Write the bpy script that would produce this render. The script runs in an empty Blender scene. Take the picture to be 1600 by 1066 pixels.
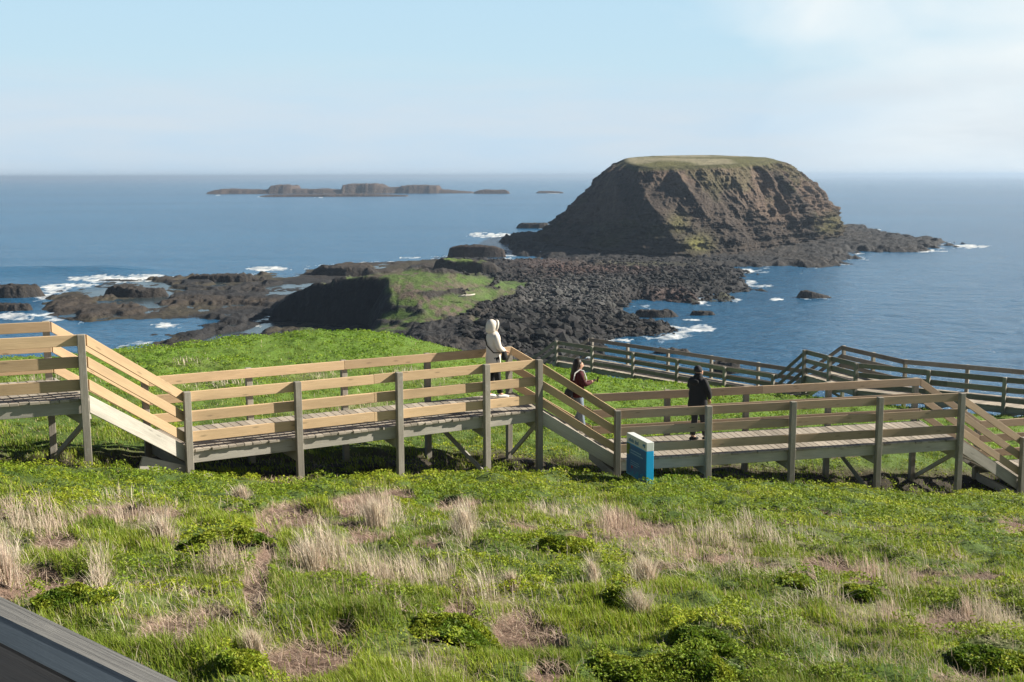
import bpy, bmesh, math, random
import numpy as np
from mathutils import Vector, Matrix
R = math.radians
C = bpy.context.scene.collection
scene = bpy.context.scene
rng = np.random.default_rng(7)
random.seed(7)

# ------------------------------------------------------------------ camera
EYE = 30.0                      # metres above the sea
FPX = 1800.0                    # focal length in photo pixels (1600 wide)
PITCH = math.atan((533 - 274.5) / FPX)
ROLL = R(0.18)
cam_d = bpy.data.cameras.new('camera')
cam_d.sensor_width = 36
cam_d.lens = FPX / 1600 * 36
cam_d.clip_start = 0.05
cam_d.clip_end = 200000
cam = bpy.data.objects.new('camera', cam_d)
C.objects.link(cam)
fwd = Vector((0, math.cos(PITCH), -math.sin(PITCH)))
up0 = Vector((0, math.sin(PITCH), math.cos(PITCH)))
rt0 = Vector((1, 0, 0))
rt = rt0 * math.cos(ROLL) + up0 * math.sin(ROLL)
up = up0 * math.cos(ROLL) - rt0 * math.sin(ROLL)
# horizon lower at the left of the picture: camera rolled so that its right axis dips
rt, up = (rt0 * math.cos(ROLL) - up0 * math.sin(ROLL), up0 * math.cos(ROLL) + rt0 * math.sin(ROLL))
cam.matrix_world = Matrix(((rt.x, up.x, -fwd.x, 0), (rt.y, up.y, -fwd.y, 0), (rt.z, up.z, -fwd.z, EYE), (0, 0, 0, 1)))
scene.camera = cam

# ------------------------------------------------------------------ light
SUN_EL, SUN_AZ = R(29), R(11)    # azimuth measured from +x towards +y
sun_d = bpy.data.lights.new('sun', 'SUN')
sun_d.energy = 5.0
sun_d.angle = R(0.5)
sun_d.color = (1.0, 0.93, 0.80)
sun = bpy.data.objects.new('sun', sun_d)
C.objects.link(sun)
sv = Vector((math.cos(SUN_AZ) * math.cos(SUN_EL), math.sin(SUN_AZ) * math.cos(SUN_EL), math.sin(SUN_EL)))
sun.rotation_euler = sv.to_track_quat('Z', 'Y').to_euler()
sun.location = (40, 0, 60)

world = bpy.data.worlds.new('World')
scene.world = world
world.use_nodes = True
nt = world.node_tree
for n in list(nt.nodes): nt.nodes.remove(n)
def N(t, typ, **kw):
    n = t.nodes.new(typ)
    for k, v in kw.items():
        if k == 'ins':
            for a, b in v.items(): n.inputs[a].default_value = b
        else: setattr(n, k, v)
    return n
wo = N(nt, 'ShaderNodeOutputWorld')
bg = N(nt, 'ShaderNodeBackground', ins={'Strength': 0.059})
sky = N(nt, 'ShaderNodeTexSky', sky_type='NISHITA', sun_disc=False, sun_elevation=SUN_EL, sun_rotation=math.pi / 2 - SUN_AZ,
        altitude=30, air_density=1.0, dust_density=0.6, ozone_density=1.5)
tc = N(nt, 'ShaderNodeTexCoord')
sep = N(nt, 'ShaderNodeSeparateXYZ')
nt.links.new(tc.outputs['Generated'], sep.inputs[0])
# low sky: pale cyan air, then soft cloud banks
def mixc(t, fac, a, b):
    m = N(t, 'ShaderNodeMix', data_type='RGBA')
    for i, x in ((0, fac), (6, a), (7, b)):
        if isinstance(x, (tuple, float, int)): m.inputs[i].default_value = x
        else: t.links.new(x, m.inputs[i])
    return m.outputs[2]
def ramp(t, x, pts):
    r = N(t, 'ShaderNodeValToRGB')
    e = r.color_ramp.elements
    while len(e) < len(pts): e.new(0.5)
    for i, (p, c) in enumerate(pts):
        e[i].position = p
        e[i].color = (c, c, c, 1) if isinstance(c, (int, float)) else (*c, 1)
    if x is not None: t.links.new(x, r.inputs[0])
    return r.outputs[0]
def math_(t, op, a, b=None, c=None):
    m = N(t, 'ShaderNodeMath', operation=op)
    for i, x in enumerate((a, b, c)):
        if x is None: continue
        if isinstance(x, (int, float)): m.inputs[i].default_value = x
        else: t.links.new(x, m.inputs[i])
    return m.outputs[0]
SKYMUL = 1.0
low = ramp(nt, sep.outputs['Z'], [(0.0, (4.5, 5.8, 7.0)), (0.05, (4.6, 6.0, 7.2)), (0.09, (4.5, 6.2, 7.2)), (0.16, (4.15, 6.0, 7.3)), (0.4, (1.5, 2.9, 5.0))])
lowfac = ramp(nt, sep.outputs['Z'], [(0.0, 1.0), (0.155, 1.0), (0.25, 0.3), (0.4, 0.0)])
skyd = mixc(nt, 0.58, sky.outputs[0], (0.0, 0.0, 0.0, 1))
skycol = mixc(nt, lowfac, skyd, low)
mp = N(nt, 'ShaderNodeMapping', ins={'Scale': (2.6, 2.6, 6.0), 'Location': (0.35, 0.2, 0.15)})
nt.links.new(tc.outputs['Generated'], mp.inputs[0])
cn = N(nt, 'ShaderNodeTexNoise', ins={'Scale': 1.9, 'Detail': 9.0, 'Roughness': 0.5, 'Distortion': 0.5})
nt.links.new(mp.outputs[0], cn.inputs[0])
# bank of cloud in the east (right of the picture), thin haze bank low down
east = math_(nt, 'MULTIPLY_ADD', sep.outputs['X'], 1.15, math_(nt, 'MULTIPLY', sep.outputs['Z'], 1.2))
cl1 = math_(nt, 'ADD', math_(nt, 'MULTIPLY', cn.outputs[0], 0.75), east)
cl1 = math_(nt, 'MULTIPLY', ramp(nt, cl1, [(0.62, 0.0), (1.14, 1.0)]), ramp(nt, sep.outputs['Z'], [(0.0, 1.0), (0.04, 1.0), (0.2, 1.0), (0.32, 0.0)]))
skycol = mixc(nt, cl1, skycol, (7.2, 7.7, 7.85, 1))
band = ramp(nt, sep.outputs['Z'], [(0.0, 0.55), (0.035, 0.75), (0.075, 0.45), (0.105, 0.0)])
cn2 = N(nt, 'ShaderNodeTexNoise', ins={'Scale': 2.6, 'Detail': 10.0, 'Roughness': 0.55})
mp2 = N(nt, 'ShaderNodeMapping', ins={'Scale': (1.6, 1.6, 12.0), 'Location': (0.1, 0.7, 0.3)})
nt.links.new(tc.outputs['Generated'], mp2.inputs[0])
nt.links.new(mp2.outputs[0], cn2.inputs[0])
cl2 = math_(nt, 'MULTIPLY', ramp(nt, cn2.outputs[0], [(0.38, 0.15), (0.62, 1.0)]), band)
skycol = mixc(nt, cl2, skycol, (5.6, 6.2, 6.7, 1))
nt.links.new(skycol, bg.inputs[0])
nt.links.new(bg.outputs[0], wo.inputs[0])

scene.view_settings.view_transform = 'Standard'
scene.view_settings.look = 'None'
scene.view_settings.exposure = 1.08
scene.view_settings.gamma = 1.0
scene.render.engine = 'CYCLES'
scene.cycles.use_denoising = True
scene.cycles.max_bounces = 6
scene.cycles.diffuse_bounces = 3
scene.cycles.transparent_max_bounces = 8
scene.cycles.volume_bounces = 0
scene.cycles.sample_clamp_indirect = 4

# ------------------------------------------------------------------ picture <-> place
def ray(u, v):
    return (fwd * FPX + rt * (u - 800) + up * (533 - v)).normalized()
def at(u, v, z):                # the point at height z seen at photo pixel (u, v)
    d = ray(u, v)
    return Vector((0, 0, EYE)) + d * ((z - EYE) / d.z)
def atd(u, v, dist):            # the point at ground distance dist (along +y) seen at (u, v)
    d = ray(u, v)
    return Vector((0, 0, EYE)) + d * (dist / d.y)
_F = np.array(fwd); _Rt = np.array(rt); _U = np.array(up)
def proj(x, y, z):
    p = np.stack([x, y, z - EYE], -1)
    w = np.maximum(p @ _F, 0.05)
    return 800 + FPX * (p @ _Rt) / w, 533 - FPX * (p @ _U) / w

# ------------------------------------------------------------------ noise
def _h(ix, iy, s):
    n = (ix.astype(np.int64) * 374761393 + iy.astype(np.int64) * 668265263 + s * 2246822519) & 0xffffffff
    n = ((n ^ (n >> 13)) * 1274126177) & 0xffffffff
    n = ((n ^ (n >> 16)) * 2654435761) & 0xffffffff
    return ((n ^ (n >> 15)) & 0xffffff) / float(0xffffff)
def vn(x, y, s=0):
    ix = np.floor(x); iy = np.floor(y); fx = x - ix; fy = y - iy
    fx = fx * fx * fx * (fx * (fx * 6 - 15) + 10); fy = fy * fy * fy * (fy * (fy * 6 - 15) + 10)
    a = _h(ix, iy, s); b = _h(ix + 1, iy, s); c = _h(ix, iy + 1, s); d = _h(ix + 1, iy + 1, s)
    return (a + (b - a) * fx) * (1 - fy) + (c + (d - c) * fx) * fy
def fbm(x, y, o=5, s=0, g=0.5, ridged=False):
    t = 0; a = 1; n = 0
    for i in range(o):
        v = vn(x, y, s + i * 17)
        if ridged: v = 1 - np.abs(2 * v - 1)
        t = t + a * v; n += a; a *= g
        x, y = x * 1.6 + y * 1.2 + 5.2, -x * 1.2 + y * 1.6 + 1.3
    return t / n
def cell(x, y, s=0):            # distance to the nearest jittered point, and that cell's own number
    ix = np.floor(x); iy = np.floor(y)
    best = np.full(x.shape, 9.0); idv = np.zeros(x.shape)
    for dx in (-1, 0, 1):
        for dy in (-1, 0, 1):
            cx = ix + dx; cy = iy + dy
            px = cx + 0.1 + 0.8 * _h(cx, cy, s); py = cy + 0.1 + 0.8 * _h(cx, cy, s + 5)
            d = np.hypot(px - x, py - y); k = d < best
            best = np.where(k, d, best); idv = np.where(k, _h(cx, cy, s + 9), idv)
    return best, idv
def sm(a, b, x):
    t = np.clip((x - a) / (b - a), 0, 1)
    return t * t * (3 - 2 * t)
def rbf(pts):
    P = np.array([p[:2] for p in pts], float); Z = np.array([p[2] for p in pts], float)
    A = np.hypot(P[:, None, 0] - P[None, :, 0], P[:, None, 1] - P[None, :, 1])
    n = len(P)
    M = np.zeros((n + 3, n + 3)); M[:n, :n] = A + 1e-3 * np.eye(n); M[:n, n] = 1; M[:n, n + 1:] = P; M[n, :n] = 1; M[n + 1:, :n] = P.T
    w = np.linalg.solve(M, np.concatenate([Z, np.zeros(3)]))
    def f(x, y):
        r = w[n] + w[n + 1] * x + w[n + 2] * y
        for i in range(n): r = r + w[i] * np.hypot(x - P[i, 0], y - P[i, 1])
        return r
    return f
def sdist(x, y, poly):          # signed distance, positive inside
    best = np.full(x.shape, 1e9); ins = np.zeros(x.shape, bool); n = len(poly)
    for i in range(n):
        ax, ay = poly[i]; bx, by = poly[(i + 1) % n]
        ex, ey = bx - ax, by - ay
        t = np.clip(((x - ax) * ex + (y - ay) * ey) / (ex * ex + ey * ey + 1e-12), 0, 1)
        best = np.minimum(best, np.hypot(x - ax - t * ex, y - ay - t * ey))
        if ay != by:
            c = ((ay > y) != (by > y)) & (x < ex * (y - ay) / (by - ay) + ax)
            ins ^= c
    return np.where(ins, best, -best)
def px_poly(l, z=0.0):
    return [tuple(at(u, v, z)[:2]) for u, v in l]
def blobs(u, v, l):
    r = 0
    for b in l:
        r = np.maximum(r, (b[4] if len(b) > 4 else 1.0) * np.exp(-(((u - b[0]) / b[2]) ** 2 + ((v - b[1]) / b[3]) ** 2)))
    return r

# ------------------------------------------------------------------ objects
def tag(o, label=None, cat=None, group=None, kind=None):
    for k, v in (('label', label), ('category', cat), ('group', group), ('kind', kind)):
        if v: o[k] = v
    return o
def empty(name, loc=(0, 0, 0), rz=0):
    o = bpy.data.objects.new(name, None); C.objects.link(o)
    o.location = loc; o.rotation_euler = (0, 0, rz); o.empty_display_size = 0.2
    return o
def link(name, me, mat, parent=None):
    o = bpy.data.objects.new(name, me); C.objects.link(o)
    for m in (mat if isinstance(mat, (list, tuple)) else [mat]): me.materials.append(m)
    if parent: o.parent = parent
    return o
def np_mesh(name, V, F, mat, parent=None, smooth=True, cols=None, attrs=None, corner=None):
    """V (n,3), F list of arrays (m,k) of equal k, or one array"""
    me = bpy.data.meshes.new(name)
    if isinstance(F, np.ndarray): F = [F]
    V = np.ascontiguousarray(V, np.float32)
    me.vertices.add(len(V)); me.vertices.foreach_set('co', V.ravel())
    tot = sum(f.size for f in F); npoly = sum(len(f) for f in F)
    me.loops.add(tot); me.polygons.add(npoly)
    me.loops.foreach_set('vertex_index', np.concatenate([f.ravel() for f in F]).astype(np.int32))
    st = []; s = 0
    for f in F:
        st.append(s + np.arange(len(f)) * f.shape[1]); s += f.size
    me.polygons.foreach_set('loop_start', np.concatenate(st).astype(np.int32))
    me.update(calc_edges=True)
    me.polygons.foreach_set('use_smooth', np.full(npoly, smooth, bool))
    if cols is not None:
        a = me.color_attributes.new('col', 'FLOAT_COLOR', 'POINT')
        c = np.ones((len(V), 4), np.float32); c[:, :3] = cols
        a.data.foreach_set('color', c.ravel())
    for k, v in (attrs or {}).items():
        a = me.attributes.new(k, 'FLOAT', 'POINT'); a.data.foreach_set('value', np.ascontiguousarray(v, np.float32).ravel())
    me.validate()
    return link(name, me, mat, parent)
def grid_faces(nr, nc, wrap=False):
    i = np.arange(nr - 1)[:, None] * nc; j = np.arange(nc if wrap else nc - 1)[None, :]; k = (j + 1) % nc
    return np.stack([i + j, i + k, i + nc + k, i + nc + j], -1).reshape(-1, 4)

class MB:                       # boxes, prisms and tubes gathered into one mesh, with lengthwise UVs
    def __init__(s): s.v = []; s.f = []; s.uv = []; s.m = []; s.r = []
    def hexa(s, p, mi=0, L=None):
        """p: 8 points, 0-3 one end ring, 4-7 the other end ring"""
        b = len(s.v); p = [Vector(q) for q in p]; s.v += p
        L = (p[4] - p[0]).length; w = [(p[(i + 1) % 4] - p[i]).length for i in range(4)]
        ou, ov = random.uniform(0, 50), random.uniform(0, 50); rr = random.random(); acc = 0
        for i in range(4):
            j = (i + 1) % 4
            s.f.append((b + i, b + j, b + 4 + j, b + 4 + i))
            s.uv.append(((ou, ov + acc), (ou, ov + acc + w[i]), (ou + L, ov + acc + w[i]), (ou + L, ov + acc))); s.m.append(mi); s.r.append(rr)
            acc += w[i]
        for q in ((3, 2, 1, 0), (4, 5, 6, 7)):
            s.f.append(tuple(b + k for k in q)); s.uv.append(((ou, ov), (ou + .02, ov), (ou + .02, ov + w[1]), (ou, ov + w[1]))); s.m.append(mi); s.r.append(rr)
    def beam(s, a, b, w, h, upv=(0, 0, 1), side=None, mi=0, plumb=False):
        """a bar from a to b, w across, h along up; a and b lie on the centre line. plumb: ends cut vertical"""
        a = Vector(a); b = Vector(b); d = (b - a).normalized(); u = Vector(upv)
        sd = d.cross(u).normalized() if side is None else Vector(side).normalized()
        if not plumb: u = sd.cross(d).normalized()
        x = sd * w / 2; y = u * h / 2
        s.hexa([a - x - y, a + x - y, a + x + y, a - x + y, b - x - y, b + x - y, b + x + y, b - x + y], mi)
    def tube(s, path, rad, n=10, flat=None, cap=True, mi=0):
        """tapered tube along path; rad: float, or (rx, ry) tuples per point; flat = reference side axis"""
        path = [Vector(p) for p in path]; rings = []
        ref = Vector(flat) if flat else None
        for i, p in enumerate(path):
            d = (path[min(i + 1, len(path) - 1)] - path[max(i - 1, 0)]).normalized()
            if ref is None: ref = d.orthogonal().normalized()
            a = (ref - d * ref.dot(d)).normalized(); b = d.cross(a)
            if not flat: ref = a
            r = rad[i] if isinstance(rad, (list, tuple)) else rad
            rx, ry = r if isinstance(r, (list, tuple)) else (r, r)
            rings.append([p + a * rx * math.cos(2 * math.pi * k / n) + b * ry * math.sin(2 * math.pi * k / n) for k in range(n)])
        b0 = len(s.v)
        for q in rings: s.v += q
        rr = random.random()
        for i in range(len(rings) - 1):
            for k in range(n):
                j = (k + 1) % n
                s.f.append((b0 + i * n + k, b0 + i * n + j, b0 + (i + 1) * n + j, b0 + (i + 1) * n + k))
                s.uv.append(((i, k / n), (i, (k + 1) / n), (i + 1, (k + 1) / n), (i + 1, k / n))); s.m.append(mi); s.r.append(rr)
        if cap:
            for q in (tuple(b0 + k for k in reversed(range(n))), tuple(b0 + (len(rings) - 1) * n + k for k in range(n))):
                s.f.append(q); s.uv.append(tuple((0, 0) for _ in q)); s.m.append(mi); s.r.append(rr)
    def build(s, name, mat, parent=None, smooth=False, bevel=0.0, sub=0):
        me = bpy.data.meshes.new(name)
        me.from_pydata([tuple(p) for p in s.v], [], s.f)
        uvl = me.uv_layers.new(name='UVMap')
        uvl.data.foreach_set('uv', [c for q in s.uv for p in q for c in p])
        a = me.attributes.new('rnd', 'FLOAT', 'FACE'); a.data.foreach_set('value', s.r)
        me.polygons.foreach_set('material_index', s.m)
        me.polygons.foreach_set('use_smooth', [smooth] * len(s.f))
        me.update()
        o = link(name, me, mat, parent)
        if bevel:
            m = o.modifiers.new('edge', 'BEVEL'); m.width = bevel; m.segments = 1
        if sub:
            m = o.modifiers.new('round', 'SUBSURF'); m.levels = sub; m.render_levels = sub
        return o

# ------------------------------------------------------------------ materials
def mat_new(name):
    m = bpy.data.materials.new(name); m.use_nodes = True
    t = m.node_tree
    return m, t, t.nodes['Principled BSDF']
def setin(b, **k):
    for a, v in k.items(): b.inputs[a.replace('_', ' ')].default_value = v
def noise(t, vec, scale, detail=5.0, rough=0.55, dist=0.0):
    n = N(t, 'ShaderNodeTexNoise', ins={'Scale': scale, 'Detail': detail, 'Roughness': rough, 'Distortion': dist})
    if vec is not None: t.links.new(vec, n.inputs[0])
    return n.outputs[0]
def bump(t, b, h, strength, dist, prev=None):
    n = N(t, 'ShaderNodeBump', ins={'Strength': strength, 'Distance': dist})
    t.links.new(h, n.inputs['Height'])
    if prev is not None: t.links.new(prev, n.inputs['Normal'])
    if b is not None: t.links.new(n.outputs[0], b.inputs['Normal'])
    return n.outputs[0]
def plain(name, col, rough=0.7, var=0.12, scale=40, spec=0.3, bmp=0.0):
    m, t, b = mat_new(name)
    g = N(t, 'ShaderNodeNewGeometry')
    f = noise(t, g.outputs['Position'], scale, 4)
    a = tuple(c * (1 - var) for c in col) + (1,); z = tuple(min(1, c * (1 + var)) for c in col) + (1,)
    t.links.new(mixc(t, f, a, z), b.inputs['Base Color'])
    setin(b, Roughness=rough); b.inputs['Specular IOR Level'].default_value = spec
    if bmp: bump(t, b, f, 0.6, bmp)
    return m
def wood(name, a, b_, dark, knots=True, lich=0.0, rough=0.75):
    m, t, b = mat_new(name)
    uv = N(t, 'ShaderNodeUVMap'); rn = N(t, 'ShaderNodeAttribute', attribute_name='rnd')
    mp = N(t, 'ShaderNodeMapping', ins={'Scale': (1.2, 26, 1)}); t.links.new(uv.outputs[0], mp.inputs[0])
    g1 = noise(t, mp.outputs[0], 2.6, 6, 0.65, 0.6)
    mp2 = N(t, 'ShaderNodeMapping', ins={'Scale': (0.7, 3.0, 1)}); t.links.new(uv.outputs[0], mp2.inputs[0])
    g2 = noise(t, mp2.outputs[0], 1.5, 4)
    c = mixc(t, ramp(t, g1, [(0.3, 0.0), (0.7, 1.0)]), (*a, 1), (*b_, 1))
    c = mixc(t, math_(t, 'MULTIPLY', ramp(t, g2, [(0.42, 0.0), (0.72, 1.0)]), 0.55), c, (*dark, 1))
    if knots:
        vo = N(t, 'ShaderNodeTexVoronoi', ins={'Scale': 1.0, 'Randomness': 1.0})
        mp3 = N(t, 'ShaderNodeMapping', ins={'Scale': (2.2, 9, 1)}); t.links.new(uv.outputs[0], mp3.inputs[0]); t.links.new(mp3.outputs[0], vo.inputs[0])
        c = mixc(t, math_(t, 'MULTIPLY', ramp(t, vo.outputs[0], [(0.07, 1.0), (0.17, 0.0)]), 0.75), c, tuple(x * 0.42 for x in a) + (1,))
    if lich:
        g3 = noise(t, N(t, 'ShaderNodeNewGeometry').outputs['Position'], 9, 6, 0.7)
        c = mixc(t, math_(t, 'MULTIPLY', ramp(t, g3, [(0.55, 0.0), (0.68, 1.0)]), lich), c, (0.36, 0.355, 0.325, 1))
    hs = N(t, 'ShaderNodeHueSaturation')
    t.links.new(math_(t, 'MULTIPLY_ADD', rn.outputs['Fac'], 0.5, 0.75), hs.inputs['Value'])
    t.links.new(c, hs.inputs['Color'])
    t.links.new(hs.outputs[0], b.inputs['Base Color'])
    setin(b, Roughness=rough); b.inputs['Specular IOR Level'].default_value = 0.25
    bump(t, b, g1, 0.5, 0.006)
    return m
M = {}
M['new'] = wood('new_pine', (0.58, 0.42, 0.26), (0.48, 0.33, 0.19), (0.35, 0.25, 0.15))
M['new_shaded'] = wood('shaded_pine', (0.42, 0.31, 0.21), (0.32, 0.23, 0.15), (0.22, 0.18, 0.14))  # same new pine, shade mixed into its colour for rails the sun only grazes
M['post'] = wood('grey_post', (0.34, 0.31, 0.265), (0.24, 0.22, 0.185), (0.15, 0.135, 0.11), knots=False, lich=0.5)
M['beam'] = wood('grey_beam', (0.46, 0.43, 0.38), (0.33, 0.31, 0.27), (0.20, 0.185, 0.16), knots=True, lich=0.4)
M['deck'] = wood('deck_board', (0.41, 0.36, 0.30), (0.29, 0.255, 0.21), (0.18, 0.16, 0.13), knots=False, lich=0.25)
M['old'] = wood('old_grey_rail', (0.27, 0.23, 0.19), (0.19, 0.165, 0.14), (0.11, 0.10, 0.09), knots=False, lich=0.5)
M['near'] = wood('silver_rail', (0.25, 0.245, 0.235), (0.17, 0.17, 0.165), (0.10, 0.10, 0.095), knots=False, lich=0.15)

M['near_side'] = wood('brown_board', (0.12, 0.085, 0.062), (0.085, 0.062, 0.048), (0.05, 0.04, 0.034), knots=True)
def veg(name, trans=0.35, rough=0.6):
    m, t, b = mat_new(name)
    a = N(t, 'ShaderNodeAttribute', attribute_name='col')
    t.links.new(a.outputs['Color'], b.inputs['Base Color'])
    setin(b, Roughness=rough); b.inputs['Specular IOR Level'].default_value = 0.2
    tr = N(t, 'ShaderNodeBsdfTranslucent'); t.links.new(a.outputs['Color'], tr.inputs[0])
    mx = N(t, 'ShaderNodeMixShader', ins={0: trans})
    t.links.new(b.outputs[0], mx.inputs[1]); t.links.new(tr.outputs[0], mx.inputs[2])
    t.links.new(mx.outputs[0], t.nodes['Material Output'].inputs[0])
    return m
M['veg'] = veg('leaves', 0.35)
M['straw'] = veg('straw', 0.25, 0.7)

def attr_ground(name, sc, amp, bd, rough=0.9, spec=0.2, sc2=None):
    m, t, b = mat_new(name)
    a = N(t, 'ShaderNodeAttribute', attribute_name='col'); g = N(t, 'ShaderNodeNewGeometry')
    f = noise(t, g.outputs['Position'], sc, 8, 0.65)
    hs = N(t, 'ShaderNodeHueSaturation')
    t.links.new(math_(t, 'MULTIPLY_ADD', f, amp * 2, 1 - amp), hs.inputs['Value']); t.links.new(a.outputs['Color'], hs.inputs['Color'])
    t.links.new(hs.outputs[0], b.inputs['Base Color'])
    setin(b, Roughness=rough); b.inputs['Specular IOR Level'].default_value = spec
    nrm = bump(t, None if sc2 else b, f, 1.0, bd)
    if sc2:
        f2 = noise(t, g.outputs['Position'], sc2, 6, 0.7)
        bump(t, b, f2, 1.0, bd * 2.5, nrm)
    return m
M['soil'] = attr_ground('hill_soil', 14, 0.6, 0.03)
M['rock'] = attr_ground('basalt', 1.1, 0.75, 0.35, 0.85, 0.3, sc2=0.35)
M['cliff'] = attr_ground('island_rock', 0.55, 0.85, 1.2, 0.92, 0.15, sc2=0.16)
M['stone'] = attr_ground('boulder_stone', 2.0, 0.5, 0.1, 0.85)

# ------------------------------------------------------------------ near hillside
def gp(u, v, d, dz=0):
    p = atd(u, v, d); return (p.x, p.y, p.z + dz)
HP = [gp(130, 730, 17.5), gp(290, 745, 18.9), gp(462, 748, 19.9), gp(620, 733, 20.9), gp(757, 730, 22), gp(840, 732, 22.5),
      gp(962, 740, 22.7), gp(1105, 742, 23.1), gp(1237, 751, 23.6), gp(1372, 763, 24.0), gp(1501, 766, 24.4), gp(1595, 768, 25.0),
      gp(1009, 757, 21.4), gp(0, 735, 16.5),
      (0, 6.4, EYE - 2.95), (-3, 5.0, EYE - 2.55), (3, 7.5, EYE - 3.35), (-1, 3.0, EYE - 2.3), (-6, 10, EYE - 3.15), (6, 12, EYE - 4.35), (10, 16, EYE - 5.3),
      (-14, 15, EYE - 3.7), (16, 20, EYE - 6.6), (0, 13, EYE - 4.1), (0, -6, EYE - 1.9), (20, 5, EYE - 4.8), (-15, 0, EYE - 1.4),
      gp(80, 640, 24), gp(240, 648, 26), gp(430, 640, 28), gp(640, 660, 28), gp(880, 680, 29), gp(1040, 675, 29.5), gp(1250, 670, 30), gp(1450, 690, 30), gp(1580, 710, 29.5),
      gp(190, 548, 39), gp(300, 539, 42), gp(420, 527, 44), gp(500, 521, 45), gp(580, 520, 47), gp(650, 531, 48), gp(700, 546, 50), gp(760, 566, 50),
      gp(880, 580, 51), gp(960, 596, 50), gp(1050, 600, 47), gp(1150, 612, 44), gp(1250, 622, 42), gp(1380, 634, 40), gp(1500, 650, 38), gp(1600, 655, 37),
      gp(-120, 570, 36), gp(-400, 600, 30), gp(1800, 690, 36), gp(2000, 800, 30), gp(300, 590, 34), gp(600, 585, 36), gp(0, 585, 34)]
_hf = rbf(HP)
EDGE = np.array([(-500, 34), (0, 37), (190, 39.5), (300, 42.5), (420, 45), (500, 46), (580, 48), (650, 49), (700, 51), (760, 52), (850, 53), (960, 51), (1050, 48), (1150, 45.5), (1250, 43.5), (1380, 41.5), (1500, 39.5), (1600, 38), (2000, 36)], float)
def hill_z(x, y, micro=True):
    x = np.asarray(x, float); y = np.asarray(y, float)
    z = _hf(x, y)
    ys = np.maximum(y, 1.0)
    u = 800 + FPX * x / ys * 1.01
    e = np.interp(u, EDGE[:, 0], EDGE[:, 1])
    over = np.maximum(y - e, 0)
    z = z - 0.06 * over ** 1.6 - 0.25 * over
    z = z - .13 * under_deck(x, y)
    if micro:
        z = z + 0.26 * (fbm(x * 0.8, y * 0.8, 4, 3) - 0.5) + 0.18 * (fbm(x * 2.6, y * 2.6, 3, 9) - 0.5)
    return z
def on_hill(u, v):              # where the ray through a photo pixel meets the slope
    d = ray(u, v); t = 3.0; o = Vector((0, 0, EYE))
    while t < 90:
        p = o + d * t
        if p.z < float(hill_z(p.x, p.y)): return p
        t += 0.05
    return p

# what grows where: evaluated at each point of the slope
DIRT = [(450, 812, 55, 22), (560, 790, 50, 14), (620, 775, 30, 10, .8), (270, 985, 60, 20), (490, 1035, 80, 26), (810, 985, 45, 26), (410, 860, 18, 40, .8), (200, 800, 90, 10, .7), (90, 850, 40, 16, .8),
        (400, 920, 20, 30, .8), (850, 1000, 40, 18, .8), (1000, 830, 60, 10, .6), (720, 960, 30, 20, .7), (330, 960, 40, 12, .8), (540, 985, 22, 12, .7), (1480, 975, 50, 16, .6), (1290, 880, 40, 10, .5), (860, 1050, 40, 12, .6),
        (1320, 700, 60, 12, .6), (440, 745, 60, 8, 1.0), (720, 790, 40, 8, .5)]
DRY = [(60, 820, 80, 26), (200, 800, 60, 22, .9), (0, 890, 34, 50), (255, 832, 22, 26), (378, 772, 24, 14), (350, 885, 60, 28, .8), (510, 870, 60, 34), (600, 905, 70, 44, .9), (730, 815, 26, 36),
       (770, 945, 50, 28), (930, 890, 12, 34), (1000, 900, 28, 40), (1150, 860, 160, 34, .85), (1350, 930, 110, 44, .8), (1560, 960, 60, 44, .8), (960, 825, 60, 14), (1180, 818, 40, 14, .8), (1400, 848, 60, 22, .7),
       (680, 1040, 60, 28), (160, 905, 20, 28), (400, 1005, 26, 24), (590, 800, 36, 24), (300, 1000, 60, 18, .6), (860, 810, 60, 16, .6), (560, 930, 30, 18, .7), (1500, 860, 60, 22, .6), (1080, 1010, 30, 10, .3), (700, 900, 40, 24, .7)]
BACKDRY = [(330, 600, 60, 10), (480, 590, 50, 12), (640, 590, 60, 10), (300, 570, 40, 6), (80, 600, 60, 12, .8), (560, 640, 80, 20, .7), (700, 610, 60, 10, .7)]
SHRUBS = [(352, 852, 72, 28), (1100, 1008, 62, 30), (992, 1046, 78, 26), (712, 992, 76, 22), (118, 938, 66, 16), (1545, 1032, 62, 30), (385, 1036, 42, 22), (884, 850, 46, 18), (972, 938, 28, 26), (1345, 925, 40, 15), (1250, 912, 36, 14), (1120, 1052, 50, 20)]
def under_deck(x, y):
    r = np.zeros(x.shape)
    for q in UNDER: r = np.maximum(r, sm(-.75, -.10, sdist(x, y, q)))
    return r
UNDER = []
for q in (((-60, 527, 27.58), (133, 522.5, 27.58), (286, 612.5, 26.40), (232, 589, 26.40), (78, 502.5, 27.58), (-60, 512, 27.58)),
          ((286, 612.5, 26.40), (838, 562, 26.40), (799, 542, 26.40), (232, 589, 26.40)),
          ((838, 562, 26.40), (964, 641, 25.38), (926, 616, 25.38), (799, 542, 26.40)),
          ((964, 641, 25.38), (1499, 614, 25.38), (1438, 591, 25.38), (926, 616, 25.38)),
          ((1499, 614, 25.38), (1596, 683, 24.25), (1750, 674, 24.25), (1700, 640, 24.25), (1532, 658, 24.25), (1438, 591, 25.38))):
    UNDER.append([tuple(at(*p)[:2]) for p in q])
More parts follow.
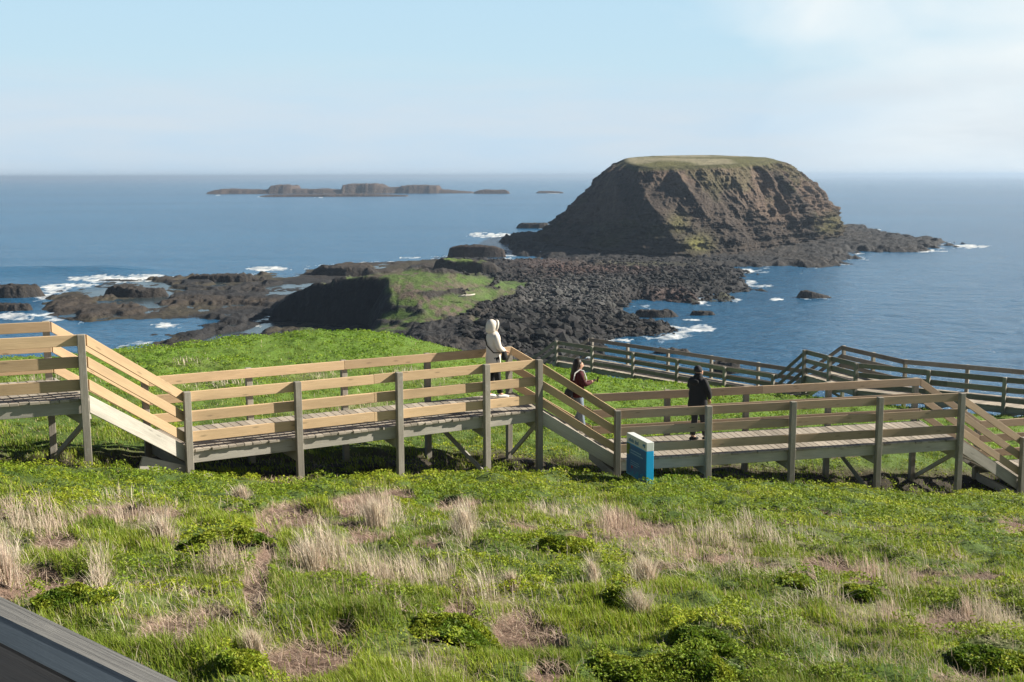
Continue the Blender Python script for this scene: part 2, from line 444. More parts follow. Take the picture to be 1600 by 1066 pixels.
def masks(x, y, z):
    u, v = proj(x, y, z)
    n1 = fbm(x * 0.9, y * 0.9, 4, 21); n2 = fbm(x * 2.2, y * 2.2, 4, 31); n3 = fbm(x * 0.35, y * 0.35, 3, 41)
    vb = np.interp(u, [-300, 0, 200, 330, 520, 600, 760, 900, 1050, 1200, 1350, 1600, 2000], [770, 772, 776, 792, 800, 768, 772, 776, 782, 806, 846, 880, 930])
    front = v > np.interp(u, [0, 1600], [715, 745])
    mat = np.where(front, sm(26, -26, v - vb + 90 * (n1 - 0.5)), sm(0.47, 0.60, n3 * 0.6 + n1 * 0.4))
    hilltop = np.exp(-((u - 560) / 170) ** 2 - ((v - 524) / 12) ** 2)
    mat = np.maximum(mat, hilltop)
    dirt = sm(0.30, 0.52, np.maximum(blobs(u, v, [(b[0], b[1], b[2], b[3] * 1.3) for b in DIRT]), np.where(front & (v > 795), .95 * sm(.565, .66, n3 * .3 + fbm(x * 1.3, y * 1.3, 4, 45) * .7), 0)) * (0.5 + 1.0 * n2))
    dry = blobs(u, v, DRY) * (0.35 + 1.3 * n2)
    dry = np.where(front, dry, blobs(u, v, BACKDRY) * (0.35 + 1.1 * n2))
    dry = np.clip(dry * .95, 0, 1) * (1 - 0.92 * np.where(front, mat, 0))
    shr = blobs(u, v, SHRUBS)
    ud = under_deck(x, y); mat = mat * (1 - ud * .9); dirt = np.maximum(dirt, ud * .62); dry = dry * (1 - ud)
    sg = np.exp(-((x - 2.3) / .8) ** 2 - ((y - 21.6) / .8) ** 2); mat = mat * (1 - .75 * sg)
    return u, v, mat * (1 - dirt), dirt * (1 - sm(.4, .7, shr)), dry, shr, n1, n2, front

def c3(*a): return np.array(a, float)
def build_hill():
    na, nr = 520, 620
    az = np.radians(np.linspace(-44, 44, na))
    rr = 2.2 * (78 / 2.2) ** (np.linspace(0, 1, nr) ** 0.9)
    A, D = np.meshgrid(az, rr)
    x = D * np.tan(A); y = D.copy()
    # a strip behind and beside the camera
    z = hill_z(x, y)
    u, v, mat, dirt, dry, shr, n1, n2, front = masks(x, y, z)
    z = z + 0.05 * mat * (fbm(x * 5, y * 5, 3, 51)) - 0.05 * dirt
    far = sm(24, 34, y)
    green = c3(0.055, 0.105, 0.018); soil = c3(0.17, 0.115, 0.088); straw = c3(0.25, 0.20, 0.13); g2 = c3(0.11, 0.19, 0.025)
    def L(a, b, t): return a + (b - a) * t[..., None]
    col = L(np.broadcast_to(green, x.shape + (3,)), np.broadcast_to(c3(0.10, 0.13, 0.035), x.shape + (3,)), n1)
    col = L(col, g2, far * 0.8)
    col = L(col, straw, np.clip(dry * 0.8, 0, 1) * (1 - 0.5 * far))
    col = L(col, soil, np.clip(dirt * 1.3, 0, 1))
    ud = under_deck(x, y); col = L(col, c3(.035, .030, .022), ud * .9)  # deck shadow painted into the ground as a dark colour
    rockm = sm(0.5, 6, y - np.interp(u, EDGE[:, 0], EDGE[:, 1]))
    col = L(col, c3(0.05, 0.045, 0.04), rockm)
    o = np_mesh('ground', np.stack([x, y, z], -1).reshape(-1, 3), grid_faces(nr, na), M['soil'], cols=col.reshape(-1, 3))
    tag(o, 'grassy coastal slope of soil and turf under the boardwalks', 'ground', kind='structure')
    return o
build_hill()

# ------------------------------------------------------------------ grass, straw and leafy cover
def fan(n, d0, d1, half=33.0):
    n = int(n * 1.28)
    d = d0 * (d1 / d0) ** rng.random(n)
    a = np.radians(rng.uniform(-half, half, n))
    return d * np.tan(a), d
def blades(name, x, y, z, h, w, lean, az, cols, mat, curve=0.5):
    n = len(x)
    fa = rng.uniform(0, 2 * np.pi, n)
    sx, sy = np.cos(fa) * w / 2, np.sin(fa) * w / 2
    lx, ly = np.cos(az) * lean * h, np.sin(az) * lean * h
    b = np.stack([x, y, z - 0.01], -1)
    S = np.stack([sx, sy, 0 * sx], -1)
    mid = b + np.stack([lx * (0.5 - curve * 0.3), ly * (0.5 - curve * 0.3), h * 0.55], -1)
    vz = np.sqrt(np.maximum(1 - np.minimum(lean, 0.97) ** 2, 0.05))
    tip = b + np.stack([lx, ly, h * vz], -1)
    mid[:, 2] = b[:, 2] + h * vz * 0.6
    V = np.stack([b - S, b + S, mid + S * 0.8, mid - S * 0.8, tip], 1).reshape(-1, 3)
    i = np.arange(n)[:, None] * 5
    F = [i + np.array([0, 1, 2, 3]), i + np.array([3, 2, 4])]
    return np_mesh(name, V, F, mat, smooth=False, cols=np.repeat(cols, 5, 0))
def leaves(name, x, y, z, s, cols, mat, parent=None, upb=0.9):
    n = len(x)
    nrm = rng.normal(size=(n, 3)); nrm[:, 2] = np.abs(nrm[:, 2]) + upb; nrm /= np.linalg.norm(nrm, axis=1)[:, None]
    t = np.cross(nrm, rng.normal(size=(n, 3))); t /= np.linalg.norm(t, axis=1)[:, None]; bt = np.cross(nrm, t)
    p = np.stack([x, y, z], -1); s = s[:, None]
    V = np.stack([p - t * s, p - bt * s * 0.5 + nrm * s * .1, p + t * s, p + bt * s * 0.5 + nrm * s * .1], 1).reshape(-1, 3)
    F = np.arange(n * 4).reshape(-1, 4)
    return np_mesh(name, V, F, mat, parent, smooth=False, cols=np.repeat(cols, 4, 0))
def jit(base, n, v=0.25, hue=0.12):
    b = np.broadcast_to(np.array(base, float), (n, 3)) * (1 + rng.uniform(-v, v, (n, 1)))
    return np.clip(b * (1 + rng.uniform(-hue, hue, (n, 3))), 0, 1)
def lerp(a, b, t): return a + (b - a) * np.asarray(t)[:, None]

def grow():
    # green grass
    x, y = fan(620000, 4.6, 54)
    z = hill_z(x, y); u, v, mat, dirt, dry, shr, n1, n2, front = masks(x, y, z)
    e = np.interp(u, EDGE[:, 0], EDGE[:, 1])
    n4 = fbm(x * 1.7, y * 1.7, 3, 61)
    keep = (rng.random(len(x)) < (1 - 0.97 * dirt) * (1 - 0.55 * np.clip(dry, 0, 1)) * (1 - 0.8 * np.where(front, mat, mat * .7)) * (0.35 + 0.9 * sm(0.3, 0.6, n4))) & (y < e + 1.5) & (shr < 0.25)
    x, y, z, n1, n2, n4, dry, mat = [q[keep] for q in (x, y, z, n1, n2, n4, dry, mat)]
    n = len(x)
    h = (0.03 + 0.05 * rng.random(n) + 0.065 * sm(.5, .7, n4)) * (1 - 0.25 * sm(22, 34, y))
    w = 0.0055 * (y / 7) ** 0.85
    c = lerp(jit((0.165, 0.230, 0.026), n), jit((0.255, 0.325, 0.032), n), sm(0.35, 0.65, n1))
    yel = rng.random(n) < 0.13; c[yel] = jit((0.36, 0.33, 0.15), yel.sum())
    c = lerp(c, jit((0.19, 0.26, 0.035), n), sm(24, 32, y) * 0.85)
    o = blades('grass', x, y, z, h, w, rng.uniform(0.1, 0.8, n), rng.normal(np.pi, 1.1, n), c, M['veg'])
    tag(o, 'short green grass covering the slope', 'grass', kind='stuff')
    # dry straw standing and lying
    x, y = fan(420000, 4.6, 50)
    z = hill_z(x, y); u, v, mat, dirt, dry, shr, n1, n2, front = masks(x, y, z)
    clump = fbm(x * 3.2, y * 3.2, 3, 71)
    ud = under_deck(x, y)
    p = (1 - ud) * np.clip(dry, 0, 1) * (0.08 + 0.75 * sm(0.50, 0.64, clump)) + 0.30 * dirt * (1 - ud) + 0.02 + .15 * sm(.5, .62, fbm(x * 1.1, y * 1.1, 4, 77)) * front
    keep = (rng.random(len(x)) < p * (1 - 0.85 * np.where(front, mat, 0))) & (shr < 0.55)
    x, y, z, dirt, dry, clump = [q[keep] for q in (x, y, z, dirt, dry, clump)]
    n = len(x)
    tall = np.clip(dry, 0, 1) * sm(0.46, 0.64, clump)
    h = 0.06 + 0.10 * rng.random(n) + tall * (0.10 + 0.22 * rng.random(n))
    lying = rng.random(n) < np.where(tall > 0.35, 0.15, np.where(dirt > .4, .96, .75))
    lean = np.where(lying, rng.uniform(0.85, 0.99, n), rng.uniform(0.05, 0.6, n))
    w = 0.0036 * (y / 7) ** 0.85
    ccl = fbm(x * 0.7, y * 0.7, 3, 81)
    c = lerp(jit((0.60, 0.52, 0.41), n, 0.25, .06), jit((0.46, 0.34, 0.27), n, 0.35, .06), np.maximum(sm(.4, .62, ccl) * .7, dirt * .8))
    az = np.where(lying, rng.uniform(0, 6.28, n), rng.normal(np.pi * 0.9, 0.9, n))
    o = blades('dry_grass', x, y, z + 0.01, h, w, lean, az, c, M['straw'])
    tag(o, 'bleached dry grass and straw litter scattered over the slope', 'dry grass', kind='stuff')
    # low leafy mat
    x, y = fan(620000, 5.0, 54)
    z = hill_z(x, y); u, v, mat, dirt, dry, shr, n1, n2, front = masks(x, y, z)
    e = np.interp(u, EDGE[:, 0], EDGE[:, 1])
    lump = fbm(x * 4.0, y * 4.0, 3, 91)
    scat = sm(0.52, 0.66, fbm(x * 1.2, y * 1.2, 3, 95)) * np.where(front, 1, 0)
    m2 = np.clip(mat + 0.8 * scat + .9 * sm(.15, .5, shr) * front, 0, 1)
    keep = (rng.random(len(x)) < m2 * (0.35 + 0.9 * sm(.35, .6, lump)) * (1 - dirt)) & (y < e + 1.5) & (shr < 0.6)
    x, y, z, lump, n1, m2 = [q[keep] for q in (x, y, z, lump, n1, m2)]
    n = len(x)
    top = m2 * (0.02 + 0.12 * sm(0.35, 0.7, lump))
    zz = z + top * (1 - 0.45 * rng.random(n) ** 2)
    s = (0.010 + 0.009 * rng.random(n)) * (y / 9) ** 0.75
    c = lerp(jit((0.20, 0.275, 0.022), n), jit((0.315, 0.37, 0.028), n), sm(.35, .65, n1))
    c = lerp(c, jit((0.12, 0.27, 0.03), n), sm(24, 32, y) * 0.5)
    o = leaves('ground_cover', x, y, zz, s, c, M['veg'])
    tag(o, 'yellow green mat of small leafy succulents along the boardwalk', 'ground cover', kind='stuff')
grow()
def label_things():
    L = ['low green shrub mound left of the bare earth patch, below the stair foot', 'dark leafy shrub mound low on the slope right of the centre', 'broad bushy mound at the bottom edge right of the centre',
         'flat leafy mound at the lower centre beside brown bare earth', 'narrow leafy mound just above the silver handrail end', 'dark leafy mound in the lower right corner', 'bright green bush at the bottom edge right of the silver handrail',
         'small leafy mound on the slope below the blue sign', 'tiny dark green clump next to leaning pale tussock', 'small bush among dry grass on the right part of the slope', 'little green bush left of its twin on the right slope', 'small bush squeezed between two mounds at the bottom edge']
    for (u, v, ru, rv), lab in zip(SHRUBS, L):
        c = on_hill(u, min(v + rv * .4, 1090)); sx = ru / FPX * c.y * 1.05; sy = max(sx * 0.75, 0.2); hh = rv / FPX * c.y * 0.62 + .04
        n = int(min(26000, 11000 * (sx * sy * 4) * (9 / c.y) ** 1.2)) + 1500
        r = np.sqrt(rng.random(n)) ; a = rng.uniform(0, 6.283, n)
        x = c.x + sx * r * np.cos(a); y = c.y + sy * r * np.sin(a)
        r2 = r * (0.45 + 1.15 * fbm(x * 3, y * 3, 3, 111))
        cap = np.sqrt(np.maximum(1 - r2 ** 2, 0)); k = r2 < 1; x, y, cap = x[k], y[k], cap[k]; n = len(x)
        lump = fbm(x * 7, y * 7, 3, 121)
        zz = hill_z(x, y) + hh * cap * (0.55 + 0.8 * lump) * (1 - 0.4 * rng.random(n) ** 2)
        col = lerp(jit((0.13, 0.20, 0.02), n, 0.45, .15), jit((0.25, 0.30, 0.028), n, .35, .1), sm(.4, .6, fbm((x + c.x) * 5, y * 5, 3, 131)))
        t = empty('leafy_shrub', (c.x, c.y, float(hill_z(c.x, c.y))))
        tag(t, lab, 'shrub', 'leafy shrub mounds on the slope')
        leaves('foliage', x - c.x, y - c.y, zz - t.location.z, (0.017 + 0.012 * rng.random(n)) * (c.y / 8) ** 0.7, col, M['veg'], t, upb=0.5)
        m = MB()
        for _ in range(9):
            b = random.uniform(0, 6.28); q = random.uniform(0.3, .7)
            m.tube([(0, 0, -.05), (sx * q * .5 * math.cos(b), sy * q * .5 * math.sin(b), hh * .3), (sx * q * math.cos(b), sy * q * math.sin(b), hh * .4)], [.008, .006, .003], 5)
        m.build('stem', M['post'], t)
    TS = [(255, 845, 26, 48, 'pale fan shaped dry tussock left of the bare earth patch'), (378, 782, 26, 26, 'short bleached tussock in front of the lowest stair post'), (728, 838, 22, 56, 'tall pale tussock in the middle of the slope below the white coat'),
          (928, 910, 10, 40, 'slim upright dry tuft below the blue sign'), (1012, 915, 24, 56, 'leaning pale tussock on the slope right of the slim tuft'), (1000, 965, 26, 54, 'dry tussock leaning left beside a dark green clump'),
          (398, 1020, 26, 46, 'reddish dry tussock near the silver handrail'), (155, 925, 14, 46, 'narrow brown tussock above the leafy mound by the handrail'), (12, 910, 26, 70, 'pinkish dry tussock at the left edge of the slope'),
          (800, 925, 18, 40, 'small straw coloured tuft in the centre of the slope'), (590, 825, 34, 52, 'spreading reddish straw tussock beside the bare earth patch'), (490, 890, 28, 56, 'white stalked tussock at the left of the tall dry band')]
    for u, v, ru, hv, lab in TS:
        c = on_hill(u, v); k = c.y / FPX; n = int(260 + ru * 9)
        r = np.abs(rng.normal(0, .5, n)); a = rng.uniform(0, 6.283, n); ex = ru * k * 0.7
        x = ex * r * np.cos(a); y = ex * r * np.sin(a); z = hill_z(x + c.x, y + c.y) - c.z
        h = hv * k * rng.uniform(0.45, 1.1, n); lean = np.clip(rng.uniform(0.0, 0.3, n) + r * 0.35, 0, .8)
        az = np.where(rng.random(n) < .5, a, np.pi * 0.85)
        o = blades('dry_tussock', x, y, z, h, np.full(n, 0.0038) * (c.y / 8) ** .8, lean, az, jit((0.60, 0.51, 0.41), n, .3, .07), M['straw'])
        o.location = c
        tag(o, lab, 'grass tussock', 'dry tussocks on the slope')
label_things()

# ------------------------------------------------------------------ boardwalks
RAIL_H, RAIL_T = 0.175, 0.042
RAIL_TOPS = (0.0, -0.345, -0.70)        # rail tops below the top of the fence
DECK = 1.0                              # deck below the top of the fence
def lerp3(a, b, t): return a + (b - a) * t
def zat(p, z): return Vector((p.x, p.y, z))
def gz(p): return float(hill_z(p.x, p.y))
def rail_run(root, a, b, mat, out, sub=None, name='rail'):
    """three boards from a to b (points on top of the fence)"""
    for t in RAIL_TOPS:
        n = max(1, round((b - a).length / 3.6)) if sub is None else sub
        for i in range(n):
            p = lerp3(a, b, i / n); q = lerp3(a, b, (i + 1) / n)
            if n > 1 and i < n - 1: q = lerp3(p, q, 0.999)
            m = MB(); o = Vector((0, 0, t - RAIL_H / 2 + random.uniform(-.004, .004)))
            m.beam(p + o, q + o, RAIL_T, RAIL_H, plumb=True)
            m.build(name, mat, root, bevel=0.004)
iron = plain('galvanised_bolt', (.22, .21, .20), .5, .2, 30)
def post(root, p, out, zb, mat, w=0.115, over=0.0, bolts=False):
    m = MB(); c = p + out * (RAIL_T / 2 + w / 2 + 0.004)
    d = Vector((-out.y, out.x, 0)) * w / 2; o = out * w / 2; t = random.uniform(-.008, .012)
    lo = zat(c, zb); hi = zat(c, p.z + over)
    j = Vector((t, t * .5, 0))
    m.hexa([lo - d - o + j, lo + d - o + j, lo + d + o + j, lo - d + o + j, hi - d - o, hi + d - o, hi + d + o, hi - d + o])
    pt = m.build('post', mat, root, bevel=0.006)
    if bolts:
        b = MB()
        for t in RAIL_TOPS:
            for k in (-.03, .03):
                q = Vector((c.x, c.y, p.z + t - RAIL_H / 2 + k)) + o + out * .001
                b.tube([q, q + out * .008], .011, 8)
        b.build('bolt', iron, pt)
    return pt
def deck(root, A, B, D_, E, z, mat, bm, name='deck'):
    """A, B near side; D_, E far side (from A's and B's ends); boards run across"""
    m = MB(); L = (B - A).length; n = max(2, round(L / 0.145)); th = 0.045
    for i in range(n):
        t0 = i / n + 0.004 / L; t1 = (i + 1) / n - 0.004 / L
        e0 = random.uniform(0.03, 0.07); dz = random.uniform(-.003, .003)
        p = [lerp3(A, B, t0), lerp3(A, B, t1), lerp3(D_, E, t1), lerp3(D_, E, t0)]
        ac = (p[3] - p[0]).normalized()
        p[0] = p[0] - ac * e0; p[1] = p[1] - ac * e0; p[2] = p[2] + ac * .04; p[3] = p[3] + ac * .04
        zt = z + dz
        m.hexa([zat(p[0], zt - th), zat(p[1], zt - th), zat(p[1], zt), zat(p[0], zt), zat(p[3], zt - th), zat(p[2], zt - th), zat(p[2], zt), zat(p[3], zt)])
    m.build(name, mat, root, bevel=0.004)
    for p, q, s in ((A, B, 1), (D_, E, -1)):
        ac = ((D_ - A).normalized()) * s * 0.03
        m = MB(); m.beam(zat(p + ac, z - th - 0.003 - 0.10), zat(q + ac, z - th - 0.003 - 0.10), 0.05, 0.20)
        m.build('side_beam', bm, root, bevel=0.004)
def bearer(root, a, b, z, mat):
    m = MB(); d = (b - a).normalized() * 0.10
    m.beam(zat(a - d, z - 0.35), zat(b + d, z - 0.35), 0.07, 0.18)
    m.build('bearer', mat, root, bevel=0.004)
def brace(root, a, b, mat, w=0.09):
    m = MB(); m.beam(a, b, 0.045, w); m.build('brace', mat, root, bevel=0.004)
def stairs(root, A, B, D_, E, zt, zb, tm, sm_, n=6):
    """A,D_ top near/far; B,E bottom near/far"""
    f = empty('stair_flight', A); f.parent = root
    bpy.context.view_layer.update()
    off = -A
    for p, q, s in ((A, B, 1), (D_, E, -1)):
        ac = (D_ - A).normalized() * s * 0.02
        m = MB(); h = 0.28
        m.beam(zat(p + ac, zt - 0.10) + off, zat(q + ac, zb - 0.10 + 0.03) + off, 0.05, h, plumb=True)
        m.build('stringer', sm_, f, bevel=0.004)
    for i in range(n):
        t = (i + 0.55) / n; w = 0.13
        p = lerp3(A, B, t); q = lerp3(D_, E, t); z = zt + (zb - zt) * (i + 1) / (n + 0.2)
        dr = (B - A).normalized(); ac = (q - p).normalized() * 0.05
        m = MB()
        for k in (-1, 1):
            m.beam(zat(p + ac + dr * k * .07, z) + off, zat(q - ac + dr * k * .07, z) + off, w, 0.04)
        m.build('tread', tm, f, bevel=0.003)

def front_boardwalk():
    root = empty('boardwalk', (0, 0, 0))
    tag(root, 'stepped timber boardwalk with honey coloured rails in the foreground', 'boardwalk')
    Z = [27.58, 26.40, 25.38, 24.25]
    ang = R(22.5); dv = Vector((math.cos(ang), math.sin(ang), 0))
    n1 = at(133, 522.5, Z[0]); f1 = at(78, 502.5, Z[0])
    n0 = n1 - dv * 4.5; f0 = f1 - dv * 4.5
    n2 = at(286, 612.5, Z[1]); n2e = at(838, 562, Z[1]); f2 = at(232, 589, Z[1]); f2e = at(799, 542, Z[1])
    n3 = at(964, 641, Z[2]); n3e = at(1499, 614, Z[2]); f3 = at(926, 616, Z[2]); f3e = at(1438, 591, Z[2])
    n4 = at(1596, 683, Z[3]); f4 = at(1532, 658, Z[3]); f4b = at(1600, 653.5, Z[3]); d4 = (f4b - f4).normalized()
    n4e = n4 + d4 * 6; f4e = f4 + d4 * 6.2
    decks = [(n0, n1, f0, f1, Z[0]), (n2, n2e, f2, f2e, Z[1]), (n3, n3e, f3, f3e, Z[2]), (n4, n4e, f4, f4e, Z[3])]
    px_posts = [([], []), ([290, 462, 620, 757, 839], [227, 390, 539, 670, 798]), ([963, 1105, 1237, 1372, 1500], [1045, 1169, 1298, 1434]), ([1598], [])]
    braces = []
    for i, (a, b, c, d, z) in enumerate(decks):
        mat = M['new'] if i < 2 else M['new_shaded']
        ax = (b - a).normalized(); out = Vector((ax.y, -ax.x, 0))
        rail_run(root, a, b, mat, out); rail_run(root, c, d, mat, -out)
        deck(root, zat(a, 0), zat(b, 0), zat(c, 0), zat(d, 0), z - DECK, M['deck'], M['beam'])
        def along(p, q, u):     # parameter on the line p-q seen at photo column u
            best = min(((abs(proj(*[np.array(w) for w in lerp3(p, q, t)])[0] - u), t) for t in np.linspace(-.02, 1.02, 521)))
            return best[1]
        if i == 0: tn = [0.1, .985]; tf = [0.1, .985]
        elif i == 3: tn = [0.0, .3, .6, .95]; tf = [0.0, .3, .6, .95]
        else:
            tn = [along(a, b, u) for u in px_posts[i][0]]; tf = [along(c, d, u) for u in px_posts[i][1]]
        for t in tn:
            p = lerp3(a, b, t); post(root, p, out, gz(p) - .35, M['post'], over=0.012)
            q = lerp3(c, d, t); bearer(root, p + out * .0, q, z - DECK, M['beam'])
        for t in tf:
            p = lerp3(c, d, t); post(root, p, -out, gz(p) - .35, M['post'])
        zz = z - DECK - .3
        if i == 0: braces += [(zat(b, zz), zat(d, gz(d) + .1))]
        if i == 1:
            p = lerp3(a, b, tn[3]); q = lerp3(c, d, tf[3]); braces += [(zat(b, zz), zat(d, gz(d) + .1)), (zat(q, zz), zat(p, gz(p) + .0))]
        if i == 2:
            p = lerp3(a, b, tn[3]); q = lerp3(c, d, tf[2]); braces += [(zat(b, zz), zat(d, gz(d) + .1)), (zat(q, zz), zat(p, gz(p)))]
    for a, b in braces: brace(root, a, b, M['beam'])
    for i in range(3):
        A, B, D_, E = decks[i][1], decks[i + 1][0], decks[i][3], decks[i + 1][2]
        mat = M['new'] if i < 2 else M['new_shaded']
        # each flight's boards start just beyond the deck's own boards
        for p, q in ((A, B), (D_, E)):
            e = (q - p).normalized() * 0.012
            rail_run(root, p + e, q - e, mat, None, sub=1)
        stairs(root, A, B, D_, E, Z[i] - DECK, Z[i + 1] - DECK, M['deck'], M['beam'])
    # bearer blocks at the foot of the first flight
    m = MB(); p = decks[1][0]; ax = (decks[1][1] - p).normalized()
    g = gz(p) + .02
    m.beam(zat(p - ax * .25 + Vector((0, -.12, 0)), g + .06), zat(p + ax * .45 + Vector((0, -.12, 0)), g + .06), .12, .12)
    m.build('sole_block', M['beam'], root, bevel=.004)
    m = MB(); m.beam(zat(p - ax * .75, g + .42), zat(p + Vector((0, .1, 0)), g + .12), .06, .24); m.build('bearer', M['beam'], root)
    return decks
DK = front_boardwalk()

def far_boardwalk():
    root = empty('boardwalk', (0, 0, 0))
    tag(root, 'weathered grey boardwalk running above the sea beyond the grass', 'boardwalk')
    z1, z2 = 22.2, 23.2
    n = [at(868, 532, z1), at(1215, 585.5, z1), at(1259, 546.5, z2), at(1342, 567.5, z2), at(1600, 592, z2)]
    f = [at(920, 528, z1), at(1262, 578, z1), at(1315, 540, z2), at(1413, 562, z2), at(1600, 578, z2)]
    def ext(p, q, L): return q + (q - p).normalized() * L
    n.append(ext(n[3], n[4], 7)); f.append(ext(f[3], f[4], 7))
    segs = [(n[0], n[1], f[0], f[1], z1, 5), (n[2], n[3], f[2], f[3], z2, 2), (n[3], n[5], f[3], f[5], z2, 5)]
    for k, (a, b, c, d, z, m_) in enumerate(segs):
        ax = (b - a).normalized(); out = Vector((ax.y, -ax.x, 0))
        e = ax * 0.01
        rail_run(root, a + e, b - e, M['old'], out); ax2 = (d - c).normalized(); rail_run(root, c + ax2 * .01, d - ax2 * .01, M['old'], -out)
        a0, b0, c0, d0 = [zat(p, 0) for p in (a, b, c, d)]
        if k == 2: a0 = a0 + ax * .004; c0 = c0 + ax2 * .004
        deck(root, a0, b0, c0, d0, z - DECK, M['deck'], M['beam'])
        for i in range(m_ + 1):
            if k == 2 and i == 0: continue
            t = i / m_; tt = min(max(t, .012), .988)
            p = lerp3(a, b, tt); q = lerp3(c, d, tt)
            post(root, p, out, min(gz(p), z - 1.2) - .4, M['post'], w=.12); post(root, q, -out, min(gz(q), z - 1.6) - .4, M['post'], w=.12)
            bearer(root, p, q, z - DECK, M['beam'])
            if i % 2 == 1: brace(root, zat(p, z - 1.35), zat(q, z - 2.4), M['beam'])
    stairs(root, n[2], n[1], f[2], f[1], z2 - 1, z1 - 1, M['deck'], M['beam'])
    for p, q in ((n[2], n[1]), (f[2], f[1])):
        e = (q - p).normalized() * .015; rail_run(root, p + e, q - e, M['old'], None, sub=1)
    # steps going down at the left end, behind the hill
    dn = Vector((-1.7, 1.6, -1.5)); a, c = n[0], f[0]; b, d = a + dn, c + dn
    stairs(root, a, b, c, d, z1 - 1, z1 - 2.5, M['deck'], M['beam'])
    for p, q in ((a, b), (c, d)):
        e = (q - p).normalized() * .015; rail_run(root, p + e, q - e, M['old'], None, sub=1)
    out = Vector((-.7, -.7, 0))
    for p in (b, d): post(root, p, out if p is b else -out, p.z - 4, M['post'])
far_boardwalk()

def near_rail():
    root = empty('handrail', (0, 0, 0))
    tag(root, 'silvery weathered timber handrail crossing the lower left corner', 'handrail')
    z = EYE - 0.62
    a, b = at(0, 928, z), at(292, 1067, z); c = at(0, 966, z); d = at(206, 1066, z)
    dv = (b - a).normalized(); dn = (d - c).normalized()
    far0, far1 = a - dv * 1.2, b + dv * 1.2
    near0, near1 = c - dn * 1.2, d + dn * 1.2
    m = MB(); th = Vector((0, 0, -.042))
    m.hexa([near0 + th, far0 + th, far0, near0, near1 + th, far1 + th, far1, near1]); m.build('top_rail', M['near'], root, bevel=.005)
    ins = Vector((dv.y, -dv.x, 0)); 
    if ins.dot(c - a) < 0: ins = -ins
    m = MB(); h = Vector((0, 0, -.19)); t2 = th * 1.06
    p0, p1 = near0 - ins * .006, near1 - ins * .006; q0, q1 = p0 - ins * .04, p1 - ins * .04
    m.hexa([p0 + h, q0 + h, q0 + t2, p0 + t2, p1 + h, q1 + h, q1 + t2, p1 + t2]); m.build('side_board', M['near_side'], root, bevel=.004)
    for t in (.05, .93):
        p = lerp3(q0, q1, t) - ins * .06
        m = MB(); m.beam(zat(p, z - .05), zat(p, gz(p) - .2 if p.y > 2.2 else EYE - 2.6), .1, .1, upv=ins); m.build('post', M['near'], root, bevel=.004)
near_rail()

